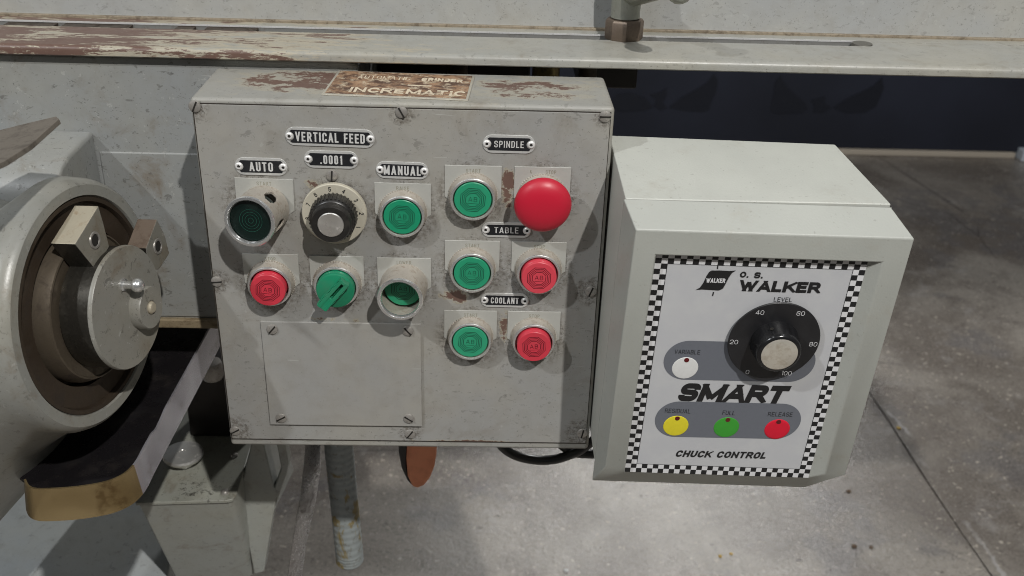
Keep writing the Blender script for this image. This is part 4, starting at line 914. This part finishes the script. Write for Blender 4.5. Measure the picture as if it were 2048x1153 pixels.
# printed lettering
def word(s, *a_, **k):
    w_ = MB(); P_text(w_, s, *a_, **k); mk(w_, 'lettering', m_ink, face, FM, smooth=0)
def P_text(mb, s, x0_, y0_, x1_, y1_, hpx, z, **k):
    """text whose centre line runs between two photo points on the plate"""
    a = Vector(fp(x0_, y0_)); b = Vector(fp(x1_, y1_)); c_ = (a+b)/2; w = (b-a).length
    hh = abs(fp((x0_+x1_)/2, (y0_+y1_)/2-hpx/2)[1]-fp((x0_+x1_)/2, (y0_+y1_)/2+hpx/2)[1])
    put_text(mb, s, c_.x, c_.y, z, hh, width=w, rot=math.atan2(b.y-a.y, b.x-a.x), **k)
word('O. S.', 1480, 549, 1526, 551, 12, .0003, bold=.26, cond=1.0, shear=.06)
word('WALKER', 1478, 571, 1643, 576, 22, .0003, bold=.27, cond=.86, shear=.05, space=.09)
word('SMART', 1358, 784, 1579, 790, 36, .0003, bold=.29, cond=.95, shear=.24, space=.05)
word('CHUCK CONTROL', 1352, 907, 1532, 911, 13, .0003, bold=.24, cond=.80, shear=.25, space=.14)
word('LEVEL', 1548, 598.5, 1584, 599.5, 8.5, .0003, bold=.11, cond=.66)
lineq(mb, fp(1436, 530), fp(1434.5, 538), .0009, .0003); lineq(mb, fp(1427, 584), fp(1425, 592), .0009, .0003)
fl_ = [(1423, 541), (1440, 541), (1458, 542), (1472, 541), (1464, 546), (1457, 556), (1451, 568), (1446, 577), (1438, 581), (1420, 580), (1404, 579), (1391, 580), (1400, 575), (1407, 565), (1413, 552), (1418, 544)]
mb.add([(*fp(x, y), .0003) for x, y in fl_], [list(range(len(fl_)))[::-1]])
mk(mb, 'logo_and_frame_print', m_ink, face, FM, smooth=0)
mb = MB(); P_text(mb, 'WALKER', 1412, 560.3, 1451, 561.5, 9, .00045, bold=.22, cond=.62, space=.10); mk(mb, 'white_lettering', m_white, face, FM, smooth=0)
m_slate = flat('slate_print', (.155, .165, .19), .42)
def capsule(xa, ya, xb, yb, hpx, z):
    a = Vector(fp(xa, ya)); b = Vector(fp(xb, yb)); c_ = (a+b)/2; w = (b-a).length; r_ = math.atan2(b.y-a.y, b.x-a.x)
    hh = abs(fp((xa+xb)/2, (ya+yb)/2-hpx/2)[1]-fp((xa+xb)/2, (ya+yb)/2+hpx/2)[1])
    P = stadium(w, hh, 12); cs, sn = math.cos(r_), math.sin(r_); return [(c_.x+x*cs-y*sn, c_.y+x*sn+y*cs, z) for x, y in P]
mb = MB(); P = capsule(1327.5, 720, 1630, 727, 78, .0002); mb.add(P, [list(range(len(P)))]); P = capsule(1310, 838, 1601, 844, 71, .0002); mb.add(P, [list(range(len(P)))]); mb.keep = True
mk(mb, 'slate_bands', m_slate, face, FM, smooth=0)
m_band = flat('dark_grey_print', (.035, .036, .04))
for w_, xa, ya, xb, yb_2 in (('VARIABLE', 1349, 703, 1400, 704.5), ('RESIDUAL', 1330, 821, 1381, 822.5), ('FULL', 1445, 825, 1470, 826), ('RELEASE', 1536, 828, 1585, 829)):
    mb = MB(); P_text(mb, w_, xa, ya, xb, yb_2, 8.5, .0004, bold=.11, cond=.66); mk(mb, 'band_lettering', m_band, face, FM, smooth=0)
def keypad(cx, cy, rx, ry, mat, lab):
    a = Vector(fp(cx, cy)); w = (Vector(fp(cx+rx, cy))-a).length; h_ = abs(fp(cx, cy-ry)[1]-fp(cx, cy+ry)[1])/2
    r_ = (w+h_)/2; M = KF(a.x, a.y)
    mb = MB(); mb.lathe([(r_, .0003), (r_*.97, .00055), (r_*.8, .0007), (0, .00072)], 40); o = mk(mb, 'membrane_key', mat, chk, M, label=lab)
    d = Vector(fp(cx+3, cy-ry*.74))-a; mb = MB(); mb.lathe([(r_*.2, .0006), (r_*.19, .0009), (0, .0011)], 20, cx=d.x, cy=d.y); mk(mb, 'indicator', m_ind, o, M)
m_ind = plastic('dark_red_indicator', (.12, .006, .008), .3, .05)
keypad(1370, 736, 25.5, 22, flat('white_key', (.74, .74, .72)), 'white membrane key under VARIABLE')
keypad(1351.5, 851.5, 24.5, 20.5, flat('yellow_key', (.76, .66, .03)), 'yellow membrane key under RESIDUAL')
keypad(1452.5, 854.5, 24.5, 20.5, flat('green_key', (.05, .34, .035)), 'green membrane key under FULL')
keypad(1554, 858.5, 24.5, 20.5, flat('red_key', (.70, .010, .035)), 'red membrane key under RELEASE')
# dial
a = Vector(fp(1548, 684, dR-.004)); M = KF(a.x, a.y, dR)
rw = (Vector(fp(1639.5, 684, dR-.004))-Vector(fp(1456.5, 681, dR-.004))).length/2
m_kn = plastic('black_dial_plastic', (.016, .016, .018), .42, .12, (.10, .10, .095), 420)
m_kg = plastic('glossy_black_knob', (.012, .012, .013), .22, .12, (.08, .08, .075), 300)
mb = MB(); mb.lathe([(0, .0025), (rw*.985, .0025), (rw, .0030), (rw, .0036), (rw*.985, .0040), (0, .0040)], 96); g = mk(mb, 'level_dial', m_kn, chk, M, label='large black LEVEL dial with white numbers')
for s_, (x, y) in {'0': (1495, 744.5), '20': (1468, 684.5), '40': (1520, 625.5), '60': (1601.5, 627.5), '80': (1626.5, 689), '100': (1573.5, 747)}.items():
    v = Vector(fp(x, y, dR-.0041))-a; mb = MB(); put_text(mb, s_, v.x, v.y, .0041, .0038, bold=.095, cond=.74); mk(mb, 'dial_number', m_white, g, M, smooth=0)
kr = rw*.52
mb = MB(); nseg = 72; prof = [(kr*1.02, .004), (kr*1.0, .008), (kr*.93, .0175)]
rings = []
for r_, z_ in prof:
    rings.append([(r_*(1-.07*max(0, math.cos(6*2*math.pi*i/nseg))**6)*math.cos(2*math.pi*i/nseg), r_*(1-.07*max(0, math.cos(6*2*math.pi*i/nseg))**6)*math.sin(2*math.pi*i/nseg), z_) for i in range(nseg)])
mb.add(sum(rings, []), [(j*nseg+i, j*nseg+(i+1) % nseg, (j+1)*nseg+(i+1) % nseg, (j+1)*nseg+i) for j in range(2) for i in range(nseg)])
mb.lathe([(kr*.935, .0170), (kr*.90, .0190), (kr*.84, .0200), (kr*.76, .0202), (kr*.75, .0196)], 60)
kb = mk(mb, 'knob', m_kg, g, M, smooth=50)
ht = math.radians(112); mb = MB(); mb.lathe([(.0014, .0), (0, .0001)], 14); c_ = Vector((kr*.965*math.cos(ht), kr*.965*math.sin(ht), .0115)); nn = Vector((math.cos(ht), math.sin(ht), .1)).normalized()
mk(mb, 'set_screw_hole', m_slot, kb, M @ Matrix.Translation(c_+nn*.0006) @ nn.to_track_quat('Z', 'Y').to_matrix().to_4x4())
t = NT('spun_brass_cap'); sx_ = t.n('ShaderNodeSeparateXYZ'); t.put(sx_.inputs[0], t.co); rad_ = t.dist((0, 0, 0)); b_ = t.noise(1, 2, .5, v=None)
cmb = t.n('ShaderNodeCombineXYZ'); t.put(cmb.inputs[0], t.ma('MULTIPLY', rad_, 3500.)); bn = t.noise(1., 2, .6, v=cmb.outputs[0]); t.bump(bn, .35, .0002)
c = t.mix(t.st(t.noise(160, 5, .7), .45, .7), (.76, .72, .63), (.62, .56, .46)); m_cap2 = t.out(c, .28, .6)
m_cap2.node_tree.nodes['Principled BSDF'].inputs['Anisotropic'].default_value = .7
tg = t.n('ShaderNodeTangent', direction_type='RADIAL', axis='Z'); t.t.links.new(tg.outputs[0], t.b.inputs['Tangent'])
mb = MB(); mb.lathe([(kr*.755, .0192), (kr*.75, .0203), (kr*.71, .0207), (0, .0207)], 56); mk(mb, 'knob_cap', m_cap2, kb, M)
kc.data.materials[0].node_tree.nodes['Principled BSDF'].inputs['Anisotropic'].default_value = .6
# ------------------------------------------------------------------ crumbs on the floor
def crumb(x, y, r, mat, lab, name='floor_crumb'):
    bm = bmesh.new(); bmesh.ops.create_icosphere(bm, subdivisions=2, radius=r)
    for v in bm.verts: v.co *= 1+.45*mnoise.noise(v.co/r*1.3+Vector((x, y, 0))); v.co.z *= .35
    me = bpy.data.meshes.new(name); bm.to_mesh(me); bm.free(); me.materials.append(mat)
    o = ob(name, me, None, Matrix.Translation(Zp(x, y, FZ)+Vector((0, 0, r*.45)))); tag(o, lab, 'crumb', 'crumbs on the floor')
m_y = flat('yellow_crumb', (.62, .40, .06)); m_w = flat('white_crumb', (.75, .76, .76)); m_bn = flat('brown_chip', (.12, .075, .04))
crumb(1797, 858, .0055, m_y, 'orange yellow crumb beside the floor joint'); crumb(1132, 1143, .0052, m_w, 'white chip near the bottom edge below the control box')
crumb(1697, 984, .0055, m_bn, 'dark brown chip on the floor under the corner of the chuck controller'); crumb(1708, 1094, .0055, m_bn, 'brown debris in a floor pit, left one of the low pair'); crumb(1742, 1096, .0045, m_bn, 'brown debris in a floor pit, right one of the low pair')
crumb(1440, 1114, .004, m_y, 'small yellow crumb, left of two on the bright patch of floor'); crumb(1462, 1109, .0035, m_y, 'small yellow crumb, right of two on the bright patch of floor')
